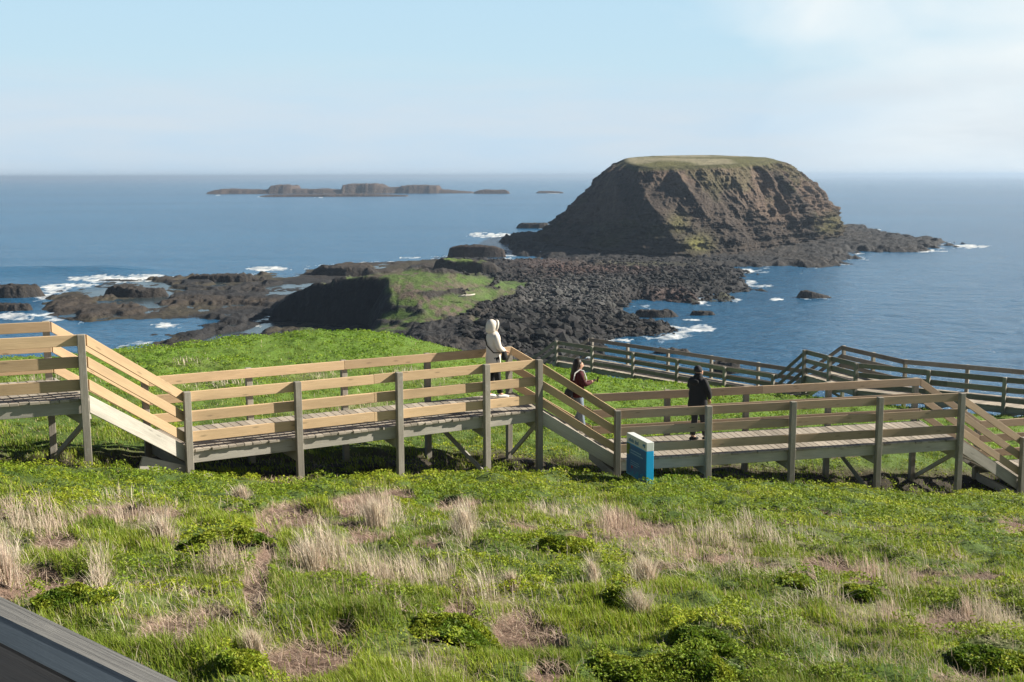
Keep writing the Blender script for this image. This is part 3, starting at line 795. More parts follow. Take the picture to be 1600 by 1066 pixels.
# ------------------------------------------------------------------ sign
def sign():
    A = at(978.5, 739, EYE - 5.72); B = at(1009.5, 757.5, EYE - 5.72)     # foot of the printed face: far end, near end
    zb = B.z; A = zat(A, zb)
    ax = (B - A); W = ax.length; ax.normalize(); nrm = Vector((ax.y, -ax.x, 0))
    if nrm.x > 0: nrm = -nrm
    T = 0.15; H = 0.80; HB = 0.17
    root = empty('sign', B)
    tag(root, 'blue information sign slab with white top band, standing in the grass', 'sign')
    def loc(s, h, d): return Vector((-ax * s - nrm * d)) + Vector((0, 0, h))   # s from the near end, d behind the face
    blue = plain('sign_blue', (0.012, 0.40, 0.80), 0.35, .06, 8, .5); white = plain('sign_white', (0.72, 0.75, 0.72), 0.4, .05, 10, .5)
    navy = plain('sign_face_blue', (0.012, 0.13, 0.38), 0.35, .08, 8, .5); pale = plain('sign_print', (0.30, 0.50, 0.66), 0.5)
    aq = plain('sign_title_blue', (0.02, 0.16, 0.36), 0.5); gr = plain('sign_picture_green', (0.16, 0.22, 0.04), .5); red = plain('sign_red', (.45, .03, .04), .5); sea_c = plain('sign_picture_sea', (.03, .26, .48), .5)
    m = MB(); m.hexa([loc(0, 0, 0), loc(W, 0, 0), loc(W, 0, T), loc(0, 0, T), loc(0, H - HB, 0), loc(W, H - HB, 0), loc(W, H - HB, T), loc(0, H - HB, T)])
    m.build('panel', blue, root, bevel=.006)
    m = MB(); m.hexa([loc(0, H - HB + .001, 0), loc(W, H - HB + .001, 0), loc(W, H - HB + .001, T), loc(0, H - HB + .001, T), loc(0, H, 0), loc(W, H, 0), loc(W, H, T), loc(0, H, T)])
    m.build('top_band', white, root, bevel=.006)
    def patch(mb, s0, s1, h0, h1, d=.002):
        mb.hexa([loc(s0, h0, -d), loc(s1, h0, -d), loc(s1, h0, 0.001), loc(s0, h0, 0.001), loc(s0, h1, -d), loc(s1, h1, -d), loc(s1, h1, 0.001), loc(s0, h1, 0.001)])
    m = MB(); patch(m, .02, W - .02, .02, H - HB - .012); m.build('printed_face', navy, root)
    m = MB(); patch(m, W - .13, W - .02, .40, H - HB - .012, .004); patch(m, W - .17, W - .13, .50, H - HB - .012, .004); m.build('picture', gr, root)
    m = MB()
    for k in range(9): patch(m, .05 + k * .075, .05 + k * .075 + .072, .03, .05 + .16 * abs(math.sin(k * 1.1)) ** 2 * (1 - k / 12), .004)
    m.build('picture', sea_c, root)
    m = MB()
    # title: two words and a small logo of short strokes (too blurred in the photo to read)
    s = W - .10
    for wd in (7, 5):
        for k in range(wd):
            hh = .055 if (k * 7 + wd) % 3 else .075
            patch(m, s - .022, s, H - HB + .035, H - HB + .035 + hh, .003); s -= .036
        s -= .035
    patch(m, .06, .10, H - HB + .05, H - HB + .12, .003); patch(m, .11, .17, H - HB + .07, H - HB + .11, .003)
    m.build('title_lettering', aq, root)
    m = MB()
    for r_, (h, cnt) in enumerate(((.50, 11), (.45, 13), (.30, 9), (.26, 10), (.22, 8))):
        s = W - .20
        for k in range(cnt):
            w = .018 + .012 * ((k * 5 + r_) % 3)
            patch(m, s - w, s, h, h + (.022 if r_ < 2 else .012), .004); s -= w + .014
    m.build('text_lettering', pale, root)
    m = MB(); patch(m, W - .30, W - .24, .16, .21, .004); m.build('red_mark', red, root)
sign()

# ------------------------------------------------------------------ people
skin_m = plain('skin', (0.50, 0.29, 0.20), .55, .06, 60)
def body(root, J, name='body'):
    """one continuous skin-modifier figure; J: dict of joints"""
    vs, es, rs = [], [], []
    def add(p, r, par=None):
        vs.append(tuple(p)); rs.append(r)
        if par is not None: es.append((par, len(vs) - 1))
        return len(vs) - 1
    pel = add(J['pelvis'], .115); wa = add(J['waist'], .105, pel); ch = add(J['chest'], .125, wa); nb = add(J['neck'], .058, ch)
    h0 = add(J['jaw'], .07, nb); h1 = add(J['head'], .088, h0); h2 = add(J['crown'], .062, h1)
    nose = add(Vector(J['head']) * .6 + Vector(J['jaw']) * .4 + Vector(J['face']) * .10, .014, h1)
    for s in ('l', 'r'):
        a = add(J['sh_' + s], .058, ch); b = add(J['el_' + s], .042, a); c = add(J['wr_' + s], .028, b)
        w = Vector(J['wr_' + s]); e = Vector(J['el_' + s]); d = (w - e).normalized(); sd = d.cross(Vector((0, 0, 1))); sd = sd.normalized() if sd.length > .1 else Vector((1, 0, 0))
        palm = add(w + d * .06, .026, c)
        for k, (o, l) in enumerate(((-.027, .060), (-.009, .072), (.009, .066), (.027, .050))):
            q = w + d * .10 + sd * o; g = add(q, .009, palm); g2 = add(q + d * l * .5 + Vector((0, 0, -.008)), .008, g); add(q + d * l * .8 + Vector((0, 0, -.03)), .007, g2)
        t = add(w + d * .05 - sd * .04 + Vector((0, 0, .005)), .010, palm); add(w + d * .09 - sd * .05, .008, t)
        hp = add(J['hip_' + s], .085, pel); kn = add(J['kn_' + s], .055, hp); an = add(J['an_' + s], .036, kn)
        add(Vector(J['an_' + s]) + Vector(J['toe_' + s]) * .14 + Vector((0, 0, -.05)), .030, an)
    me = bpy.data.meshes.new(name); me.from_pydata(vs, es, []); o = link(name, me, skin_m, root)
    m = o.modifiers.new('skin', 'SKIN'); m.use_smooth_shade = True
    for i, d in enumerate(me.skin_vertices[0].data): d.radius = (rs[i], rs[i]); d.use_root = (i == 0)
    s_ = o.modifiers.new('sub', 'SUBSURF'); s_.levels = 1; s_.render_levels = 1
    return o
def shoe(root, an, toe, mat):
    an = Vector(an); toe = Vector(toe); g = an.z - .085
    m = MB(); b = Vector((an.x, an.y, g))
    m.tube([b - toe * .08 + Vector((0, 0, .045)), b - toe * .05 + Vector((0, 0, .05)), b + toe * .05 + Vector((0, 0, .045)), b + toe * .15 + Vector((0, 0, .035)), b + toe * .20 + Vector((0, 0, .028))],
           [(.030, .035), (.042, .048), (.046, .042), (.048, .033), (.028, .020)], 12, flat=Vector((toe.y, -toe.x, 0)))
    m.build('shoe', mat, root, smooth=True, sub=1)
def person(loc, rz, label, pose, P):
    """local frame: facing +y; height about 1.62"""
    root = empty('person', loc, rz); tag(root, label, 'person')
    J = dict(pelvis=(0, 0, .90), waist=(0, 0, 1.03), chest=(0, .0, 1.22), neck=(0, .01, 1.385), jaw=(0, .035, 1.44), head=(0, .02, 1.52), crown=(0, .0, 1.575), face=(0, 1, -.1),
             sh_l=(-.165, 0, 1.32), sh_r=(.165, 0, 1.32), hip_l=(-.085, 0, .84), hip_r=(.085, 0, .84), toe_l=(0, 1, 0), toe_r=(0, 1, 0))
    J.update(pose)
    body(root, J)
    V3 = lambda k: Vector(J[k])
    # trousers
    m = MB()
    m.tube([V3('pelvis') + Vector((0, 0, .10)), V3('pelvis'), V3('pelvis') - Vector((0, 0, .1))], [(.15, .11), (.17, .125), (.15, .12)], 16, flat=(1, 0, 0))
    for s in 'lr':
        h, k, a = V3('hip_' + s), V3('kn_' + s), V3('an_' + s)
        m.tube([h + Vector((0, 0, .04)), lerp3(h, k, .5), k, lerp3(k, a, .4), lerp3(k, a, .9)], [.098, .088, .068, .066, P.get('cuff', .058)], 12, flat=(1, 0, 0))
    m.build('trousers', P['trousers'], root, smooth=True)
    for s in 'lr': shoe(root, J['an_' + s], J['toe_' + s], P['shoe'])
    # coat: body and sleeves
    m = MB(); hem = P['hem']; lean = V3('chest') - V3('pelvis')
    ts = [(hem, .235 * P['w'], .165), (lerp3(hem, .95, .5), .220 * P['w'], .160), (.96, .205 * P['w'], .150), (1.08, .195 * P['w'], .142), (1.20, .212 * P['w'], .152), (1.30, .205 * P['w'], .138), (1.37, .15, .105), (1.41, .085, .075)]
    cx = lambda z: Vector(J['pelvis']) * (1, 1, 0)[0] if False else Vector((0, (lean.y) * max(0, (z - .9)) / .32, z))
    m.tube([cx(z) for z, _, _ in ts], [(a, b) for _, a, b in ts], 20, flat=(1, 0, 0))
    for s in 'lr':
        h, k, a = V3('sh_' + s), V3('el_' + s), V3('wr_' + s)
        m.tube([lerp3(h, V3('chest') + Vector((0, 0, .1)), .3), h, lerp3(h, k, .5), k, lerp3(k, a, .5), lerp3(k, a, .96)], [.06, .082, .072, .066, .058, .046], 12)
    c = m.build('coat', P['coat'], root, smooth=True, sub=1)
    tx = bpy.data.textures.new('folds', 'CLOUDS'); tx.noise_scale = .12
    dm = c.modifiers.new('folds', 'DISPLACE'); dm.texture = tx; dm.strength = .035; dm.mid_level = .5
    P['extra'](root, J, m)
    return root

# face marks shared by the figures whose face shows
eye_m = plain('eye_dark', (.02, .015, .012), .3); lip_m = plain('lips', (.40, .12, .10), .5)
def face(root, J):
    h = Vector(J['head']); j = Vector(J['jaw'])
    for s in (-1, 1):
        m = MB(); p = h + Vector((.032 * s, .082, -.008)); m.tube([p - Vector((.010, 0, 0)), p, p + Vector((.010, 0, 0))], [.003, .007, .003], 6); m.build('eye', eye_m, root, smooth=True)
        m = MB(); p = h + Vector((.086 * s, -.005, -.02)); m.tube([p + Vector((0, 0, .03)), p + Vector((.008 * s, -.01, 0)), p - Vector((0, 0, .03))], [.006, .013, .006], 6); m.build('ear', skin_m, root, smooth=True)
    m = MB(); p = j + Vector((0, .072, .0)); m.tube([p - Vector((.022, .004, 0)), p, p + Vector((.022, -.004, 0))], [.003, .007, .003], 6); m.build('mouth', lip_m, root, smooth=True)

coat_w = plain('cream_padded', (.72, .65, .57), .85, .08, 30); fur = plain('cream_fur', (.72, .66, .58), .95, .2, 120, bmp=.01)
black = plain('black_cloth', (.018, .018, .020), .85, .3, 30); white_s = plain('white_shoe', (.75, .74, .72), .6)
maroon = plain('maroon_cloth', (.055, .008, .012), .85, .3, 25); hair_b = plain('dark_hair', (.022, .014, .010), .5, .4, 90); denim = plain('washed_denim', (.16, .20, .26), .85, .4, 18)
grey_c = plain('charcoal_cloth', (.032, .034, .040), .85, .3, 25); strapw = plain('white_strap', (.72, .70, .66), .7)

def ex_white(root, J, coat):
    h = Vector(J['head'])
    m = MB(); m.tube([(0, -.035, 1.37), (0, -.045, 1.43), (0, -.035, 1.50), (0, -.02, 1.57), (0, -.005, 1.625), (0, .01, 1.65)], [(.10, .095), (.118, .118), (.128, .128), (.122, .125), (.085, .09), (.02, .03)], 16, flat=(1, 0, 0))
    m.build('hood', coat_w, root, smooth=True, sub=1)
    m = MB(); pts = [Vector((.098 * math.sin(a), .058 + .03 * math.cos(a), 1.515 + .105 * math.cos(a))) for a in np.linspace(-2.6, 2.6, 18)]
    m.tube(pts, .027, 10); m.build('fur_trim', fur, root, smooth=True)
    face(root, J)
    m = MB(); m.tube([(-.15, .06, 1.36), (-.06, .152, 1.24), (.07, .168, 1.08), (.215, .10, .98), (.21, -.08, .99), (.06, -.165, 1.12), (-.07, -.155, 1.28), (-.15, -.04, 1.39), (-.15, .06, 1.36)], (.012), 6)
    m.build('strap', black, root)
    m = MB(); m.tube([(.20, .16, 1.0), (.20, .17, .90), (.20, .165, .82)], [(.05, .035), (.07, .04), (.06, .035)], 10, flat=(0, 1, 0)); m.build('shoulder_bag', black, root, smooth=True)
pose_w = dict(el_l=(-.25, .0, 1.08), wr_l=(-.10, .20, .99), el_r=(.25, .02, 1.08), wr_r=(.10, .22, 1.0), kn_l=(-.09, .03, .46), an_l=(-.09, -.10, .085), kn_r=(.09, .06, .46), an_r=(.09, .12, .085))
z2 = 25.40
pw = at(771, 622, z2)
person((pw.x, pw.y, z2), R(-66), 'person in a cream hooded coat standing on the middle deck', pose_w,
       dict(trousers=black, shoe=white_s, coat=coat_w, hem=.62, w=.84, extra=ex_white, cuff=.062))

def ex_maroon(root, J, coat):
    h = Vector(J['head'])
    m = MB(); m.tube([(0, -.08, 1.10), (0, -.10, 1.22), (0, -.07, 1.34), (0, -.035, 1.44), (0, .0, 1.53), (0, .025, 1.595), (0, .035, 1.628)], [(.06, .03), (.115, .05), (.12, .06), (.105, .075), (.105, .098), (.085, .085), (.02, .02)], 14, flat=(1, 0, 0))
    m.build('hair', hair_b, root, smooth=True, sub=1)
    face(root, J)
    m = MB(); m.tube([(.15, .12, 1.06), (.19, .135, 1.22), (.15, .09, 1.375), (.14, .0, 1.405), (.17, -.12, 1.34), (.20, -.16, 1.20)], .014, 6); m.build('strap', strapw, root)
    m = MB(); m.tube([(.02, -.14, 1.02), (.02, -.20, .92), (.02, -.21, .80), (.02, -.17, .70)], [(.10, .05), (.16, .09), (.16, .10), (.10, .06)], 12, flat=(1, 0, 0)); m.build('bag', grey_c, root, smooth=True, sub=1)
    w = Vector(J['wr_r']); m = MB(); m.tube([w + Vector((0, .11, -.02)), w + Vector((0, .13, .09))], [(.04, .006), (.04, .006)], 4, flat=(1, 0, 0)); m.build('phone', black, root)
pose_m = dict(el_l=(-.24, .05, 1.08), wr_l=(-.13, .27, 1.10), el_r=(.24, .06, 1.09), wr_r=(.12, .30, 1.14), kn_l=(-.09, .13, .50), an_l=(-.09, .02, .25), kn_r=(.09, .05, .47), an_r=(.09, .10, .085),
              jaw=(0, .040, 1.43), head=(0, .050, 1.51), crown=(0, .050, 1.565), face=(0, 1, -.35))
A, B, Df, E = DK[1][1], DK[2][0], DK[1][3], DK[2][2]
ps = lerp3(lerp3(A, B, .62), lerp3(Df, E, .62), .36); zs = 25.40 + (24.38 - 25.40) * (3 + 1) / 6.2
pm = person((ps.x, ps.y, zs + .02), R(-72), 'dark haired person in a maroon jacket coming down the middle steps', pose_m,
       dict(trousers=denim, shoe=white_s, coat=maroon, hem=.78, w=.88, extra=ex_maroon, cuff=.075))
pm.scale = (.96, .96, .96)

def ex_black(root, J, coat):
    m = MB(); m.tube([(0, -.01, 1.49), (0, -.01, 1.53), (0, -.01, 1.58), (0, -.005, 1.625), (0, 0, 1.64)], [(.094, .104), (.098, .106), (.090, .095), (.055, .058), (.015, .015)], 16, flat=(1, 0, 0))
    m.build('beanie', grey_c, root, smooth=True, sub=1)
    m = MB(); m.tube([(0, -.005, 1.36), (0, .0, 1.40), (0, .01, 1.44), (0, .01, 1.47)], [(.11, .10), (.10, .09), (.088, .088), (.07, .07)], 14, flat=(1, 0, 0)); m.build('scarf', black, root, smooth=True)
    m = MB(); m.tube([(0, -.13, 1.36), (0, -.16, 1.30), (0, -.15, 1.22)], [(.12, .04), (.15, .055), (.10, .03)], 12, flat=(1, 0, 0)); m.build('hood', black, root, smooth=True, sub=1)
    face(root, J)
pose_b = dict(el_l=(-.28, .06, 1.12), wr_l=(-.16, .24, 1.16), el_r=(.27, .03, 1.09), wr_r=(.18, .16, .92), kn_l=(-.09, .02, .46), an_l=(-.09, -.05, .085), kn_r=(.09, .08, .47), an_r=(.09, .16, .085))
pb = at(1089, 689, 24.38)
person((pb.x, pb.y, 24.38), R(-48), 'person in a long black jacket and beanie on the lower deck', pose_b,
       dict(trousers=grey_c, shoe=black, coat=black, hem=.66, w=1.08, extra=ex_black))

# ------------------------------------------------------------------ shore, knoll and reefs
COAST = px_poly([(120, 560), (205, 541), (250, 529), (225, 524), (228, 515), (300, 520), (330, 512), (330, 500), (250, 498), (150, 500), (90, 496), (76, 482), (85, 474), (120, 470), (80, 466), (110, 455), (160, 446), (172, 438), (190, 436),
                 (255, 433), (270, 437), (300, 430), (350, 429), (385, 431), (420, 429), (470, 431), (480, 421), (500, 416), (560, 411), (620, 408), (672, 406), (700, 404), (760, 408), (790, 405), (818, 410), (835, 405), (826, 398),
                 (810, 388), (786, 383), (792, 376), (820, 370), (880, 365), (1000, 360), (1280, 352), (1345, 354), (1345, 359), (1320, 362), (1370, 365), (1400, 371), (1440, 375), (1486, 381), (1484, 387), (1440, 389), (1440, 393),
                 (1400, 394), (1350, 394), (1300, 400), (1331, 410), (1320, 415), (1250, 418), (1160, 417), (1128, 419), (1165, 424), (1168, 434), (1140, 438), (1176, 444), (1180, 456), (1130, 460), (1120, 472), (1090, 477), (1040, 473), (1008, 470), (1000, 477), (978, 482),
                 (975, 493), (985, 500), (1010, 505), (1052, 516), (1056, 521), (1030, 524), (975, 529), (945, 532), (930, 541), (915, 553), (880, 565), (830, 600), (780, 700), (300, 700)])
def w2(u, v, z): p = at(u, v, z); return (p.x, p.y, z)
LV = [w2(100, 482, .25), w2(200, 470, .3), w2(330, 460, .35), w2(300, 500, .3), w2(420, 470, .3), w2(420, 440, .3), w2(200, 447, 1.3), w2(245, 462, .9), w2(330, 438, 1.0), w2(400, 434, .9), w2(230, 490, .7), w2(330, 485, .35),
      w2(560, 418, 1.6), w2(640, 413, 1.6), w2(500, 425, 1.2), w2(380, 510, .2), w2(300, 525, .4), w2(400, 530, .5), w2(200, 540, .6), w2(400, 490, .15),
      w2(830, 420, 1.4), w2(900, 415, 1.5), w2(960, 430, 2.0), w2(1060, 430, 1.5), w2(830, 402, .8), w2(900, 408, 1.0), w2(1040, 411, 1.1), w2(1100, 412, 1.0), w2(1130, 420, 1.2), w2(900, 445, 3.0), w2(840, 470, 3.2), w2(950, 460, 2.4), w2(1020, 455, 2.0), w2(1060, 462, 1.6), w2(1150, 452, 1.0),
      w2(900, 490, 2.6), w2(850, 510, 3.0), w2(960, 505, 1.8), w2(1030, 516, 1.2), w2(940, 520, 1.6), w2(800, 530, 4.0), w2(860, 545, 3.5),
      w2(740, 520, 4.0), w2(700, 530, 5.0), w2(640, 530, 4.0), w2(780, 500, 3.0), w2(560, 525, 2.6), w2(480, 525, 1.4), w2(600, 510, 2.8), w2(680, 510, 3.4), w2(430, 500, .8), w2(500, 510, 1.6), w2(800, 450, 2.8), (-35, 235, 1.5), (-20, 235, 2.5), (-45, 262, 1.2),
      # behind the knoll
      (-40, 292, 2.2), (-20, 296, 2.4), (0, 300, 2.6), (-10, 320, 1.8), (-40, 330, 1.4),
      w2(1000, 405, 1.0), w2(1180, 408, 1.1), w2(1260, 405, 1.1), w2(1400, 385, 1.5), w2(1350, 370, 1.6), (80, 480, 4), (140, 620, 3), (0, 620, 2), (60, 700, 2),
      (0, 100, 9), (-40, 110, 5), (40, 110, 3), (0, 140, 6), (-10, 165, 5.5)]
_lf = rbf(LV)
KT = [w2(434, 474, 3.3), w2(470, 455, 6.2), w2(500, 447, 7.5), w2(540, 438, 9.0), w2(572, 434, 9.7), w2(597, 437, 9.5), w2(600, 455, 7.8), w2(602, 474, 6.0), w2(604, 490, 4.4), w2(612, 503, 3.2),
      w2(620, 428, 9.8), w2(680, 426, 9.7), w2(720, 426, 9.3), w2(760, 434, 7.2), w2(795, 445, 4.6), w2(835, 450, 3.0), w2(660, 458, 7.6), w2(720, 452, 7.2), w2(660, 488, 5.0), w2(720, 482, 4.7), w2(770, 470, 4.0), w2(765, 498, 3.0), w2(660, 510, 3.4), w2(720, 505, 3.2),
      (-10, 262, 7.0), (-30, 262, 7.0), (0, 285, 2.5), (-30, 285, 2.0), (5, 260, 3.6), (-50, 262, 3)]
_kt = rbf(KT)
KNOLL = [tuple(p[:2]) for p in (w2(428, 477, 3), w2(470, 455, 6.2), w2(500, 447, 7.5), w2(540, 438, 9.0), w2(572, 434, 9.7), w2(597, 437, 9.5), w2(600, 455, 7.8), w2(602, 474, 6.0), w2(604, 490, 4.4), w2(608, 505, 3.0), w2(660, 514, 3.2), w2(720, 508, 3.0), w2(775, 500, 3.0), w2(840, 455, 2.8))] + [(6, 275), (0, 286), (-30, 284), (-52, 262)]
RIDGE = [tuple(p[:2]) for p in (w2(598, 432, 7.8), w2(598, 450, 7.2), w2(602, 474, 5.4), w2(606, 488, 4.4))]
def shore(x, y):
    sd = sdist(x, y, COAST)
    wob = 9.0 * (fbm(x * .09, y * .05, 4, 201) - .5) + 5.0 * (fbm(x * .35, y * .22, 3, 203) - .5)
    s = sd + wob * (y / 200)
    lv = _lf(x, y)
    kd = sdist(x, y, KNOLL) + 1.0 * (fbm(x * .35, y * .35, 4, 205, .6) - .5)
    kw = sm(-3.5, 1.5, kd)
    lv = lv + np.maximum(_kt(x, y) - lv, 0) * kw
    left = kw * 0
    u, v = proj(x, y, lv)
    plat = np.maximum(sm(-8, -30, x) * (1 - sm(1.6, 3.0, lv)), sm(-50, -62, x) * sm(150, 190, y)) # flat wave-cut platform in the west
    lv = lv * (1 - plat) + plat * (-.20 + .35 * sm(.4, .6, fbm(x * .03, y * .02, 3, 222)))
    rg = fbm(x * .16, y * .10, 5, 211, .55, True); f2 = fbm(x * .55, y * .4, 5, 213, .6); cd, ci = cell(x * .22, y * .16, 5)
    blocky = (ci - .5)
    z = lv * sm(0, 7, s) * (1 - .25 * plat)
    rough = 1 - 0.75 * np.clip(grass_mask(x, y, u, v, lv), 0, 1)
    z = z + rough * sm(-3, 4, s) * (1.5 * (rg - .45) + 1.2 * (f2 - .5) + .6 * blocky) * (1 - .62 * plat)
    z = z - .02 * plat + plat * sm(0, 4, s) * .9 * sm(.50, .60, fbm(x * .10, y * .05, 3, 221)) * sm(.3, .6, rg) 
    z = np.where(s < 0, z + np.maximum(s * .45, -4), z)
    return z, s, lv, plat, left, rg, f2, ci, u, v
GR = [(650, 445, 80, 16), (720, 440, 60, 14), (800, 446, 34, 7, 1.0), (755, 462, 30, 12), (560, 434, 50, 4), (500, 444, 30, 3, .8), (640, 430, 60, 7), (640, 470, 40, 16, .9), (700, 480, 60, 20, .85), (620, 495, 50, 12, .9), (740, 505, 24, 10, .5), (520, 512, 60, 10, .8), (570, 518, 60, 8, .8), (790, 458, 18, 6), (600, 512, 50, 8, .8), (660, 500, 50, 12, .9)]
def grass_mask(x, y, u, v, lv):
    n = fbm(x * .18, y * .12, 4, 231)
    return sm(.36, .56, blobs(u, v, GR) * (.5 + n))
def lowland():
    na, nr = 1080, 640
    az = np.radians(np.linspace(-31, 31, na)); inv = np.linspace(1 / 60., 1 / 640., nr) ; rr = 1 / inv
    # more rows where the reefs are seen flat-on
    t = np.linspace(0, 1, nr); rr = 60 * (640 / 60) ** (t ** .8)
    A, D = np.meshgrid(az, rr); x = D * np.tan(A); y = D
    z, s, lv, plat, left, rg, f2, ci, u, v = shore(x, y)
    g = grass_mask(x, y, u, v, lv)
    def L(a, b, t): return a + (b - a) * np.clip(t, 0, 1)[..., None]
    n = fbm(x * .05, y * .03, 4, 241); n2 = fbm(x * .8, y * .5, 4, 243)
    col = np.broadcast_to(c3(.022, .021, .022), x.shape + (3,))
    col = L(col, c3(.045, .035, .027), sm(.42, .62, n) * (.4 + .6 * plat))
    col = L(col, c3(.060, .050, .030), plat * sm(.9, .2, z) * sm(.40, .58, fbm(x * .07, y * .035, 3, 251)) * .9)
    boul = blobs(u, v, [(880, 465, 90, 22), (930, 440, 60, 16, .7), (840, 500, 40, 16, .8)]) * (1 - g)
    col = L(col, c3(.085, .083, .082), sm(.3, .8, boul) * (.5 + .6 * n2))
    col = L(col, c3(.085, .058, .052), blobs(u, v, [(860, 412, 50, 6), (930, 420, 80, 8, .9), (1040, 456, 40, 5), (870, 430, 60, 8, .8)]) * .85)
    col = L(col, c3(.085, .085, .045), blobs(u, v, [(1000, 414, 60, 3), (1130, 462, 40, 3), (1150, 458, 30, 3)]) * .8)
    drk = sm(.7, .1, z); col = L(col, c3(.014, .014, .014), drk * (1 - plat * .6) * .6)
    gcol = L(np.broadcast_to(c3(.065, .105, .020), x.shape + (3,)), c3(.10, .08, .058), sm(.44, .62, n2 * .6 + .4 * fbm(x * .25, y * .12, 3, 261)) * .9)
    gcol = L(gcol, c3(.125, .088, .075), blobs(u, v, [(660, 465, 40, 16, 1.0), (700, 485, 30, 14, .8), (740, 455, 30, 8, .6)]) * sm(.35, .6, n2))
    gcol = L(gcol, c3(.07, .125, .022), blobs(u, v, [(800, 446, 40, 7), (760, 462, 24, 10), (740, 438, 30, 6), (620, 492, 40, 8)]) * .8)
    col = L(col, gcol, g)
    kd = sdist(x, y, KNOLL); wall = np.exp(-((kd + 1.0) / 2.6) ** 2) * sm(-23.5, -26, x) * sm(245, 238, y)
    col = L(col, c3(.011, .011, .012), wall * 1.3)  # shade of the knoll's cliff face deepened in its colour
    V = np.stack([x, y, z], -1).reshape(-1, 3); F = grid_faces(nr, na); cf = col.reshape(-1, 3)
    zz = z.reshape(-1)[F].max(1); F = F[zz > -1.5]
    # the green knoll is a hill of its own
    kn = (sdist(x, y, KNOLL) > -2).reshape(-1)[F].all(1)
    def sub(Fs, name):
        idx = np.unique(Fs); mp_ = np.zeros(len(V), np.int64); mp_[idx] = np.arange(len(idx))
        return np_mesh(name, V[idx], mp_[Fs], M['rock'], cols=cf[idx])
    tag(sub(F[~kn], 'rocky_shore'), 'dark basalt shore platform and boulder neck between the sea and the island', 'shore', kind='structure')
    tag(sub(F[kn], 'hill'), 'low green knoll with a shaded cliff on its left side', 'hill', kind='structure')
lowland()

def stones():
    # rounded basalt boulders piled on the neck
    bm = bmesh.new(); bmesh.ops.create_icosphere(bm, subdivisions=1, radius=1); bv = np.array([v.co[:] for v in bm.verts]); bf = np.array([[v.index for v in f.verts] for f in bm.faces]); bm.free()
    n = 60000
    u = rng.uniform(720, 1190, n); v = rng.uniform(398, 556, n)
    d = np.stack([np.array(rt)[i] * (u - 800) + np.array(up)[i] * (533 - v) + np.array(fwd)[i] * FPX for i in range(3)], -1)
    t = (2.5 - EYE) / d[:, 2]; x = d[:, 0] * t; y = d[:, 1] * t
    z, s, lv, plat, left, rg, f2, ci, uu, vv = shore(x, y)
    g = grass_mask(x, y, uu, vv, lv)
    dens = .12 + .88 * blobs(u, v, [(900, 470, 130, 34), (1000, 425, 140, 14, .9), (900, 530, 140, 24, .9), (1000, 515, 60, 12)])
    k = (s > -1) & (g < .4) & (z > -.3) & (rng.random(n) < dens) & (y < 410)
    k &= np.cumsum(k) < 15000
    x, y, z, u, v = x[k], y[k], z[k], u[k], v[k]; n = len(x)
    r = np.minimum(np.exp(rng.normal(-.95, .50, n)), 1.5) * .72 * (1 + .8 * blobs(u, v, [(900, 525, 160, 22), (1050, 425, 90, 12, .6)]))
    V = bv[None] * (1 + rng.uniform(-.25, .25, (n, len(bv), 1)))
    sc = r[:, None, None] * np.stack([rng.uniform(.8, 1.4, n), rng.uniform(.8, 1.4, n), rng.uniform(.55, .95, n)], -1)[:, None]
    a = rng.uniform(0, 6.28, n); ca, sa = np.cos(a)[:, None], np.sin(a)[:, None]
    V = V * sc; V = np.stack([V[..., 0] * ca - V[..., 1] * sa, V[..., 0] * sa + V[..., 1] * ca, V[..., 2]], -1)
    V += np.stack([x, y, z + r * .2], -1)[:, None]
    pale = blobs(u, v, [(880, 465, 100, 24), (930, 440, 60, 14, .6)])
    c = lerp(jit((.021, .0205, .021), n, .5, .05), jit((.10, .099, .098), n, .4, .04), np.clip(pale * rng.uniform(.3, 1.1, n), 0, 1))
    c = lerp(c, jit((.085, .052, .045), n, .3, .05), .85 * blobs(u, v, [(860, 412, 60, 8), (930, 420, 90, 8, .9), (1050, 456, 46, 6)]))
    F = (bf[None] + (np.arange(n) * len(bv))[:, None, None]).reshape(-1, 3)
    o = np_mesh('boulders', V.reshape(-1, 3), F, M['stone'], smooth=False, cols=np.repeat(c, len(bv), 0))
    tag(o, 'jumbled dark and grey basalt boulders covering the neck', 'boulders', kind='stuff')
stones()

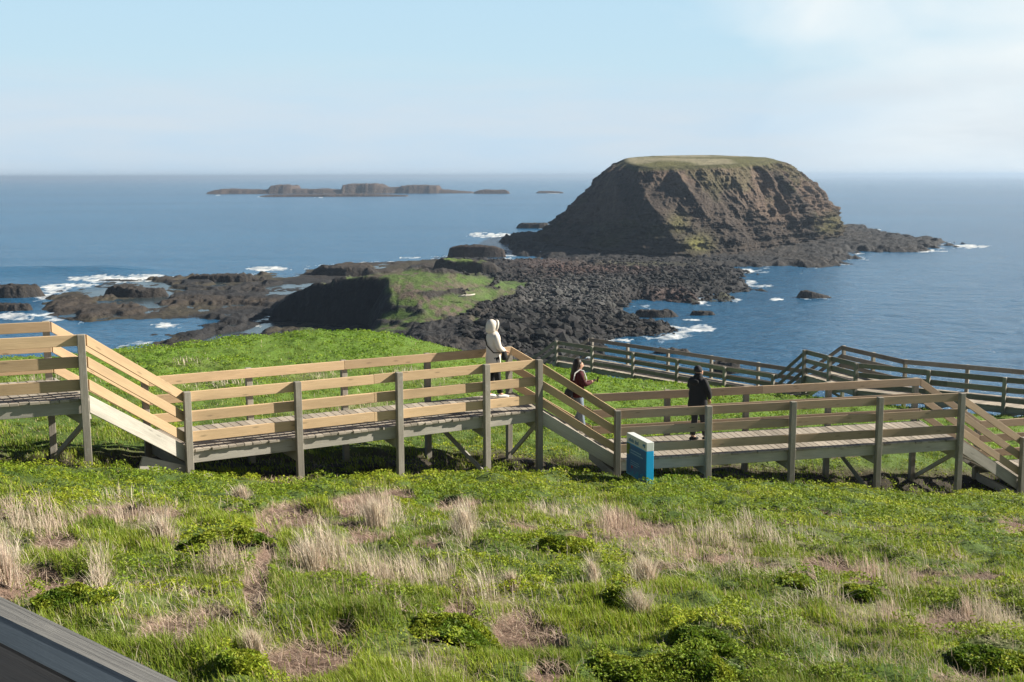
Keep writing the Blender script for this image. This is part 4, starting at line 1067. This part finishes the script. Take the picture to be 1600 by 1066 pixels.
def reef(name, label, cat, u0, u1, vb, h, group=None, flat=.6, depth=.55, green=0, seed=0, prof=None, n=110, base=-1.2, jag=.45, tint=(.026, .024, .024)):
    """a rock mass standing in the water: photo columns u0-u1, its foot at row vb, h metres high"""
    c = at((u0 + u1) / 2, vb, 0); k = c.y / FPX; rx = (u1 - u0) / 2 * k; ry = max(rx * depth, 1.0)
    cy = c.y + ry * .8
    gx, gy = np.meshgrid(np.linspace(-1.15, 1.15, n), np.linspace(-1.15, 1.15, max(24, int(n * .7))))
    nr = gx.shape[0]; X = gx * rx; Y = gy * ry
    sc = 2.4 / max(h, .8)
    q = np.hypot(gx, gy) + .38 * (fbm(X * sc * .3 + seed, Y * sc * .3, 4, 300 + seed) - .5)
    f = sm(1.0, flat, q)
    if prof is not None: f = f * np.interp(gx, np.linspace(-1, 1, len(prof)), prof)
    rg = fbm(X * sc * .5 + seed * 3, Y * sc * .5, 5, 320 + seed, .6, True)
    z = base * (1 - sm(1.1, .9, q)) + h * f * (1 - jag * .5 + jag * (rg - .3)) + jag * h * .25 * (fbm(X * sc * 1.3, Y * sc * 1.3, 4, 330 + seed) - .5) * sm(1.1, .8, q)
    col = np.broadcast_to(np.array(tint), X.shape + (3,)).copy()
    col = col + (c3(.048, .038, .03) - col) * (.5 * sm(.4, .7, rg))[..., None]
    if green:
        g = sm(.72, .9, z / (h * 1.0)) * green * sm(.35, .5, fbm(X * .5, Y * .5, 3, 340 + seed)); col = col + (c3(.10, .15, .03) - col) * g[..., None]
    o = np_mesh(name, np.stack([X, Y, z], -1).reshape(-1, 3), grid_faces(nr, n), M['rock'], cols=col.reshape(-1, 3))
    o.location = (c.x, cy, 0)
    tag(o, label, cat, group)
    return o
reef('sea_stack', 'flat topped dark rock stack in the water left of the island foot', 'sea stack', 694, 791, 403, 4.6, flat=.86, depth=.35, seed=1, jag=.25, prof=[.75, .9, 1, 1, .95, .85, .55], tint=(.032, .022, .020))
reef('rock_stack', 'dark rock outcrop with a grassy top behind the green knoll', 'rock outcrop', 668, 792, 436, 6.0, flat=.8, depth=.4, green=1, seed=2, jag=.25, prof=[.9, 1, .95, .9, .82, .7, .35])
reef('rock', 'low black rock awash off the right shore, ringed with foam', 'rock', 1244, 1304, 466, 1.9, 'rocks awash', seed=3, prof=[.5, .9, 1, .7, .45, .3, .15], depth=.5)
reef('rock', 'long low reef rock beside the boulder point, left of the smaller slab', 'rock', 988, 1066, 496, 1.5, 'rocks awash', seed=4, depth=.35)
reef('rock', 'thin reef slab just right of the long low reef rock', 'rock', 1074, 1120, 493, .9, 'rocks awash', seed=5, depth=.35)
reef('rock', 'blocky dark rock in the water behind the far boardwalk rails', 'rock', 1112, 1160, 585, 1.9, 'rocks by the far boardwalk', seed=6, flat=.8, depth=.6)
reef('rock', 'small low rocks in the water beyond the far boardwalk, left of the blocky one', 'rock', 1022, 1084, 553, 1.1, 'rocks by the far boardwalk', seed=7, depth=.4, prof=[.6, 1, .6, .8, .5, .7, .3])
reef('rock', 'black rock at the left edge of the photo among white surf', 'rock', -60, 64, 466, 3.0, 'rocks in the western surf', seed=8, depth=.5, flat=.7)
reef('rock', 'lower black rock at the left edge below the first', 'rock', -70, 50, 487, 1.6, 'rocks in the western surf', seed=9, depth=.3, flat=.7)
reef('rock', 'small low rock behind the left foot of the big island', 'rock', 806, 862, 357, 3.0, seed=10, depth=.4, flat=.75)
reef('rock', 'block of dark layered rock rising from the western platform', 'rock', 156, 262, 465, 2.9, 'rocks on the western platform', seed=11, depth=.45, flat=.75, prof=[.6, 1, .9, .8, .6, .8, .6])
reef('rock', 'dark rock ridge along the outer edge of the western platform', 'rock', 286, 412, 441, 2.0, 'rocks on the western platform', seed=12, depth=.35, flat=.7)
reef('rock', 'long dark ledge rock at the head of the platform near the knoll', 'rock', 478, 600, 432, 3.2, 'rocks on the western platform', seed=13, depth=.4, flat=.75, prof=[.5, 1, .9, .8, .9, .7, .8])

def islet(name, label, pts, vb, seed, thick=60, group=None):
    """a far low island: pts = (u, v) of its top line; vb = waterline row"""
    c = at(pts[0][0], vb, 0); D = c.y; k = D / FPX
    u0, u1 = pts[0][0], pts[-1][0]
    na, nr = int((u1 - u0) * 1.2) + 20, 26
    U, W = np.meshgrid(np.linspace(u0, u1, na), np.linspace(-1, 1, nr))
    hor = 274.5
    top = np.interp(U, [p[0] for p in pts], [p[1] for p in pts])
    h = np.maximum((vb - top) * k, 0)
    x = (U - 800) * k; y = D + thick + W * thick * (1 + .25 * (fbm(U * .05, W * 0, 3, seed) - .5))
    f = sm(1.0, .72, np.abs(W))
    z = -1.5 + (h + 1.5) * f + h * .22 * (fbm(U * .25, W * 3, 4, seed + 3) - .5) * f
    edge = sm(0, 5, U - u0) * sm(0, 5, u1 - U); z = -1.5 + (z + 1.5) * edge
    t = fbm(U * .12, W * 2, 3, seed + 7)[..., None]
    col = c3(.11, .075, .055) * t + c3(.055, .045, .04) * (1 - t)
    o = np_mesh(name, np.stack([x - c.x, y - D, z], -1).reshape(-1, 3), grid_faces(nr, na), M['cliff'], cols=col.reshape(-1, 3))
    o.location = (c.x, D, 0); tag(o, label, 'island', group)
    return o
islet('islet', 'long low distant island with two flat red brown mesas', [(322, 302), (334, 298), (345, 296), (375, 297), (400, 297.5), (418, 297), (424, 291), (432, 290), (455, 291), (457, 296), (480, 297.5), (500, 296), (520, 298), (534, 297), (537, 290), (548, 289), (575, 288.5), (590, 289), (603, 295), (612, 294.5), (625, 294), (628, 292), (655, 291), (683, 292), (687, 298), (712, 300), (742, 302.5)], 303.6, 401)
islet('reef', 'flat dark reef with white surf in front of the long distant island', [(405, 307), (420, 305), (450, 304.5), (520, 304.5), (560, 304), (600, 305), (640, 306.5)], 308, 411, 22)
islet('islet', 'small hummocky islet at the right end of the long distant island', [(738, 302), (748, 298), (760, 296.5), (775, 297.5), (790, 297), (798, 301), (800, 302.5)], 303, 421, 25)
islet('islet', 'tiny thin islet just left of the big island', [(836, 301.5), (844, 299), (862, 299), (876, 300), (884, 301.5)], 302.3, 431, 18)

def driftwood(u, v, z, L_, az, label):
    p = at(u, v, z); m = MB()
    d = Vector((math.cos(az), math.sin(az), .04)); q = Vector((0, 0, .12))
    m.tube([q - d * L_ / 2, q - d * L_ * .2 + Vector((.1, .15, .05)), q + d * L_ * .2, q + d * L_ / 2 + Vector((0, .2, .1))], [.12, .2, .18, .1], 8)
    m.tube([q - d * L_ * .1, q - d * L_ * .1 + Vector((.3, -.4, .5))], [.08, .03], 6)
    o = m.build('driftwood', pale_w, None, smooth=True); o.location = p; tag(o, label, 'driftwood')
pale_w = plain('bleached_log', (.5, .46, .40), .85, .2, 6)
driftwood(729, 463, 6.8, 3.6, .5, 'bleached driftwood log on the green slope of the knoll')

# ------------------------------------------------------------------ the big flat-topped island
def island():
    base = [(3, 498), (12, 457), (30, 418), (52.5, 394), (71, 401), (91, 421), (119, 463), (154, 534), (168, 610), (130, 680), (70, 690), (26, 620), (12, 555)]
    top = [(50, 517, 36.4), (48.5, 490, 35.2), (50, 470, 33.9), (54.5, 456, 33.0), (66, 456, 33.3), (80, 460, 33.8), (99, 480, 34.9), (117, 522, 36.6), (124, 570, 38.2), (112, 606, 39.6), (92, 612, 39.9), (66, 590, 39.0), (54, 550, 37.8)]
    n = len(base); NA, NL = 1000, 190
    def resample(P, na):
        P = np.array(P, float); t = np.arange(n + 1); out = []
        T = np.linspace(0, n, na, endpoint=False)
        # Catmull-Rom through the control points
        i = np.floor(T).astype(int); f = (T - i)[:, None]
        p0, p1, p2, p3 = [P[(i + k) % n] for k in (-1, 0, 1, 2)]
        return .5 * (2 * p1 + (p2 - p0) * f + (2 * p0 - 5 * p1 + 4 * p2 - p3) * f ** 2 + (3 * p1 - p0 - 3 * p2 + p3) * f ** 3), T
    B, T = resample(base, NA); Tp, _ = resample(top, NA)
    lev = np.linspace(0, 1, NL)[:, None]
    # horizontal run as a function of height, by side
    hh = [0, .14, .29, .43, .6, .75, .85, .95, 1.0]
    pl = [0, .20, .34, .46, .60, .73, .82, .93, 1.0]      # left: steady slope
    pr = [0, .08, .13, .20, .38, .56, .70, .87, 1.0]      # right: bluff low down
    pf = [0, .20, .32, .45, .60, .71, .80, .90, 1.0]
    L_, R_, Fr = [np.interp(lev[:, 0], hh, p)[:, None] for p in (pl, pr, pf)]
    wR = sm(5.0, 7.0, T) * sm(11, 9, T); wL = np.maximum(sm(1.2, .2, T), sm(11, 12.5, T)); wF = 1 - np.maximum(wR, wL)
    S = L_ * wL + R_ * wR + Fr * wF
    X = B[:, 0] + (Tp[:, 0] - B[:, 0]) * S; Y = B[:, 1] + (Tp[:, 1] - B[:, 1]) * S
    Z = -1.0 + (Tp[:, 2] + 1.0) * lev
    cx, cy = 82, 545
    nx, ny = X - cx, Y - cy; r = np.hypot(nx, ny); nx /= r; ny /= r
    ang = np.arctan2(ny, nx); per = ang * 62
    env = sm(0, .06, lev) * sm(1.0, .93, lev) + .12 * sm(0, .06, lev)
    gul = fbm(per * .10 + Z * .045, Z * .018 + 3, 5, 501, .55, True) - .5      # gullies down the slope
    gul2 = fbm(per * .35 - Z * .06, Z * .06, 4, 505, .55) - .5
    strata = fbm(Z * .38 + .8 * fbm(per * .03, Z * .02, 3, 511), per * .012, 4, 513, .6) - .5
    blk = fbm(per * .22, Z * .30, 5, 517, .6) - .5
    lower = sm(.62, .38, lev + .12 * (fbm(per * .04, Z * 0, 3, 521) - .5))
    disp = env * (-2.0 + 10.0 * gul * (1 - .3 * lower) + 4.5 * gul2 + (2.0 + 3.4 * lower) * strata + (3.0 + 6.0 * lower) * blk)
    X = X + nx * disp; Y = Y + ny * disp
    Z = Z + env * .8 * blk
    # plateau: rings shrinking to the centre
    rings = [(X, Y, Z)]
    k = np.linspace(.06, 1, 22)[:, None]
    ex, ey, ez = X[-1], Y[-1], Z[-1]; ctr = (82, 535, 38.2)
    px_, py_ = ex + (ctr[0] - ex) * k, ey + (ctr[1] - ey) * k
    pz = ez + (37.2 + (py_ - 535) * .028 - ez) * sm(0, .35, k) + .5 * (fbm(px_ * .12, py_ * .12, 3, 531) - .5) + .35
    X = np.vstack([X, px_]); Y = np.vstack([Y, py_]); Z = np.vstack([Z, pz])
    per = np.vstack([per, np.broadcast_to(per[-1], pz.shape)])
    lv = np.vstack([np.broadcast_to(lev, (NL, NA)), np.full(pz.shape, 1.2)])
    def L(a, b, t): return a + (b - a) * np.clip(t, 0, 1)[..., None]
    n1 = fbm(per * .06 + Z * .04, Z * .05, 5, 541); n2 = fbm(per * .25 + Z * .2, Z * .22, 4, 543)
    col = L(np.broadcast_to(c3(.120, .086, .066), X.shape + (3,)), c3(.070, .055, .046), sm(.35, .6, n1))
    col = L(col, c3(.19, .14, .105), sm(.52, .70, fbm(per * .16 + Z * .05, Z * .02, 4, 545)) * sm(.35, .8, lv) * .7)
    col = L(col, c3(.048, .040, .035), sm(.46, .20, lv + .25 * (n2 - .5)) * .85)
    strat = fbm(Z * .55, per * .01, 4, 547); col = L(col, c3(.042, .034, .03), sm(.52, .62, strat) * sm(.75, .4, lv) * .6)
    gmask = sm(.60, .76, fbm(per * .09, Z * .10, 4, 549)) * sm(.04, .12, lv) * .5; gmask = np.maximum(gmask, sm(.93, .985, lv + .04 * (n2 - .5)) * .9)
    col = L(col, c3(.085, .085, .035), gmask)
    u, v = proj(X, Y, Z)
    col = L(col, c3(.15, .145, .05), blobs(u, v, [(1090, 380, 22, 14), (1060, 350, 16, 16, .7), (1300, 350, 16, 14, .8), (1230, 262, 60, 5, .5)]) * (.4 + .9 * n2))
    col = L(col, c3(.13, .125, .05), (lv > 1.1) * 1.0)
    col = L(col, c3(.42, .37, .27), (lv > 1.1) * sm(.38, .60, fbm(X * .05, Y * .02, 3, 551)) * .5)
    o = np_mesh('island', np.stack([X, Y, Z], -1).reshape(-1, 3), grid_faces(X.shape[0], NA, True), M['cliff'], cols=col.reshape(-1, 3))
    tag(o, 'large steep brown island with a flat grassy top', 'island')
island()

# ------------------------------------------------------------------ sea
def sea():
    na, nr = 760, 620
    az = np.radians(np.linspace(-46, 46, na))
    t = np.linspace(0, 1, nr)
    # equal steps in the view down to the horizon
    inv = np.linspace(1 / 70., 1 / 3000., nr - 60); rr = np.concatenate([1 / inv, 3000 * (60000 / 3000.) ** np.linspace(.02, 1, 60)])
    A, D = np.meshgrid(az, rr); x = D * np.tan(A); y = D
    u, v = proj(x, y, np.zeros_like(x))
    fadew = sm(700, 120, y)
    z = fadew * (.30 * (fbm(x * .09 + y * .03, y * .14, 4, 601) - .5) + .12 * (fbm(x * .5, y * .7, 3, 603) - .5))
    # one long swell rearing up west of the platform
    yc = 372 + .10 * (x + 150); sw = np.exp(-((y - yc) / 11) ** 2) * sm(-105, -135, x) * 1.7
    z = z + sw + .35 * np.exp(-((y - yc - 60) / 14) ** 2) * sm(-40, -120, x)
    # foam
    near = y < 700
    sdm = np.full(x.shape, -50.0)
    sdm[near] = sdist(x[near], y[near], COAST) + (9.0 * (fbm(x[near] * .09, y[near] * .05, 4, 201) - .5) + 5.0 * (fbm(x[near] * .35, y[near] * .22, 3, 203) - .5)) * y[near] / 200
    n1 = fbm(x * .12, y * .05, 5, 611, .6); n2 = fbm(x * .6, y * .25, 4, 613, .6, True)
    surf = np.exp(-np.abs(sdm + 2.0) / (1.5 + 4.0 * n1 ** 2)) * sm(.50, .66, n1) * near
    FO = [(772, 368, 44, 4.5, 1.3), (750, 366, 20, 4, 1.2), (418, 420, 44, 4.5, 1.3), (180, 436, 80, 6, 1.4), (120, 446, 50, 4, 1.2), (225, 431, 34, 3, 1.3), (88, 450, 34, 8, 1.1), (70, 464, 30, 5, .9), (22, 494, 40, 8, 1.1), (1515, 385, 34, 3.5, 1.2), (1450, 393, 40, 2.5, .9), (1360, 360, 24, 2.5, 1.1),
          (1212, 468, 14, 2.5, 1.0), (1275, 464, 34, 6, .9), (1098, 512, 26, 7, 1.0), (1070, 500, 40, 2.5, .8), (800, 395, 24, 9, .8), (790, 405, 20, 6, .8), (380, 505, 46, 12, .85), (260, 509, 30, 6, 1.0), (440, 492, 20, 8, .7), (965, 531, 36, 3.5, 1.0), (1175, 440, 14, 5, .9), (1165, 425, 16, 7, .9), (1195, 447, 16, 2.5, 1.1),
          (700, 444 - 43, 30, 3, .8), (720, 403, 50, 3, .9), (340, 304.5, 7, 1.2, 1.0), (408, 307.6, 8, 1.0, 1.2), (500, 308.3, 16, .8, 1.1), (560, 306.8, 6, .7, 1.0), (780, 303, 6, 1.0, 1.0), (865, 302.4, 16, .7, 1.0), (850, 357, 30, 1.2, .7), (300, 452, 40, 3, .4), (1100, 560, 60, 4, .5), (1136, 588, 40, 4, .6), (1320, 413, 26, 2, .8), (640, 403, 30, 1.6, .9), (530, 413, 40, 1.8, .7), (615, 413, 5, 2, .9)]
    fo = blobs(u, v, FO) * (.25 + 1.35 * n2) * (.5 + .9 * n1)
    foam = np.clip(sm(.42, .80, fo) + surf * 1.1, 0, 1)
    foam = np.maximum(foam, .0)
    # shallow water over the platform is calmer and browner
    shallow = np.clip(sm(-2, 8, sdm), 0, 1) * near
    z = z * (1 - .9 * shallow) 
    m, tt, b = mat_new('sea_water')
    g = N(tt, 'ShaderNodeNewGeometry'); fa = N(tt, 'ShaderNodeAttribute', attribute_name='foam'); sh = N(tt, 'ShaderNodeAttribute', attribute_name='shallow')
    mp = N(tt, 'ShaderNodeMapping', ins={'Scale': (.55, 1.0, 1)}); tt.links.new(g.outputs['Position'], mp.inputs[0])
    w1 = noise(tt, mp.outputs[0], .22, 8, .62, .4); w2_ = noise(tt, mp.outputs[0], .045, 5, .55, .2); w3 = noise(tt, mp.outputs[0], .007, 4, .5)
    w0 = noise(tt, mp.outputs[0], .9, 5, .6, .3)
    nb = bump(tt, None, w1, 1.0, 1.7); nb2 = bump(tt, None, w2_, .8, 2.2, nb); bn = bump(tt, b, w0, 1.0, .6, nb2)
    calm = math_(tt, 'MULTIPLY_ADD', sh.outputs['Fac'], -.92, 1.0)
    for q in tt.nodes:
        if q.type == 'BUMP': tt.links.new(math_(tt, 'MULTIPLY', calm, q.inputs['Strength'].default_value), q.inputs['Strength'])
    big = noise(tt, mp.outputs[0], .0035, 4, .5, .5)
    c = mixc(tt, ramp(tt, big, [(.35, 0), (.65, 1)]), (.010, .088, .195, 1), (.020, .120, .245, 1))
    c = mixc(tt, sh.outputs['Fac'], c, (.030, .045, .050, 1))
    mpf = N(tt, 'ShaderNodeMapping', ins={'Scale': (.30, .11, 1)}); tt.links.new(g.outputs['Position'], mpf.inputs[0])
    fn = noise(tt, mpf.outputs[0], 1.0, 9, .72, .6)
    ff = math_(tt, 'ADD', math_(tt, 'MULTIPLY', fa.outputs['Fac'], .75), math_(tt, 'MULTIPLY_ADD', fn, 2.4, -1.35))
    ff = math_(tt, 'MULTIPLY', ramp(tt, ff, [(.22, 0.0), (.80, 1.0)]), ramp(tt, fa.outputs['Fac'], [(.04, 0.0), (.25, 1.0)]))
    c = mixc(tt, ff, c, (.80, .82, .82, 1)); tt.links.new(c, b.inputs['Base Color'])
    tt.links.new(math_(tt, 'MULTIPLY_ADD', ff, .6, .20), b.inputs['Roughness'])
    b.inputs['IOR'].default_value = 1.33
    o = np_mesh('water', np.stack([x, y, z], -1).reshape(-1, 3), grid_faces(nr, na), m, attrs={'foam': foam.reshape(-1), 'shallow': shallow.reshape(-1)})
    tag(o, 'blue rippled sea reaching the horizon, with white surf', 'sea', kind='structure')
sea()

# ------------------------------------------------------------------ haze
def haze():
    me = bpy.data.meshes.new('haze'); s = 62000; z0, z1 = -6, 44
    v = [(-s, -300, z0), (s, -300, z0), (s, s, z0), (-s, s, z0), (-s, -300, z1), (s, -300, z1), (s, s, z1), (-s, s, z1)]
    me.from_pydata(v, [], [(3, 2, 1, 0), (4, 5, 6, 7), (0, 1, 5, 4), (1, 2, 6, 5), (2, 3, 7, 6), (3, 0, 4, 7)])
    m, t, b = mat_new('sea_air'); t.nodes.remove(b)
    pv = N(t, 'ShaderNodeVolumePrincipled', ins={'Color': (.47, .61, .80, 1), 'Density': .00015, 'Anisotropy': .3})
    for k in ('Density Attribute', 'Color Attribute', 'Temperature Attribute'):
        if k in pv.inputs: pv.inputs[k].default_value = ''
    t.links.new(pv.outputs[0], t.nodes['Material Output'].inputs['Volume'])
    m.cycles.homogeneous_volume = True
    o = link('haze', me, m); tag(o, 'thin pale sea haze fading the far islands and the horizon', 'haze', kind='stuff')
haze()
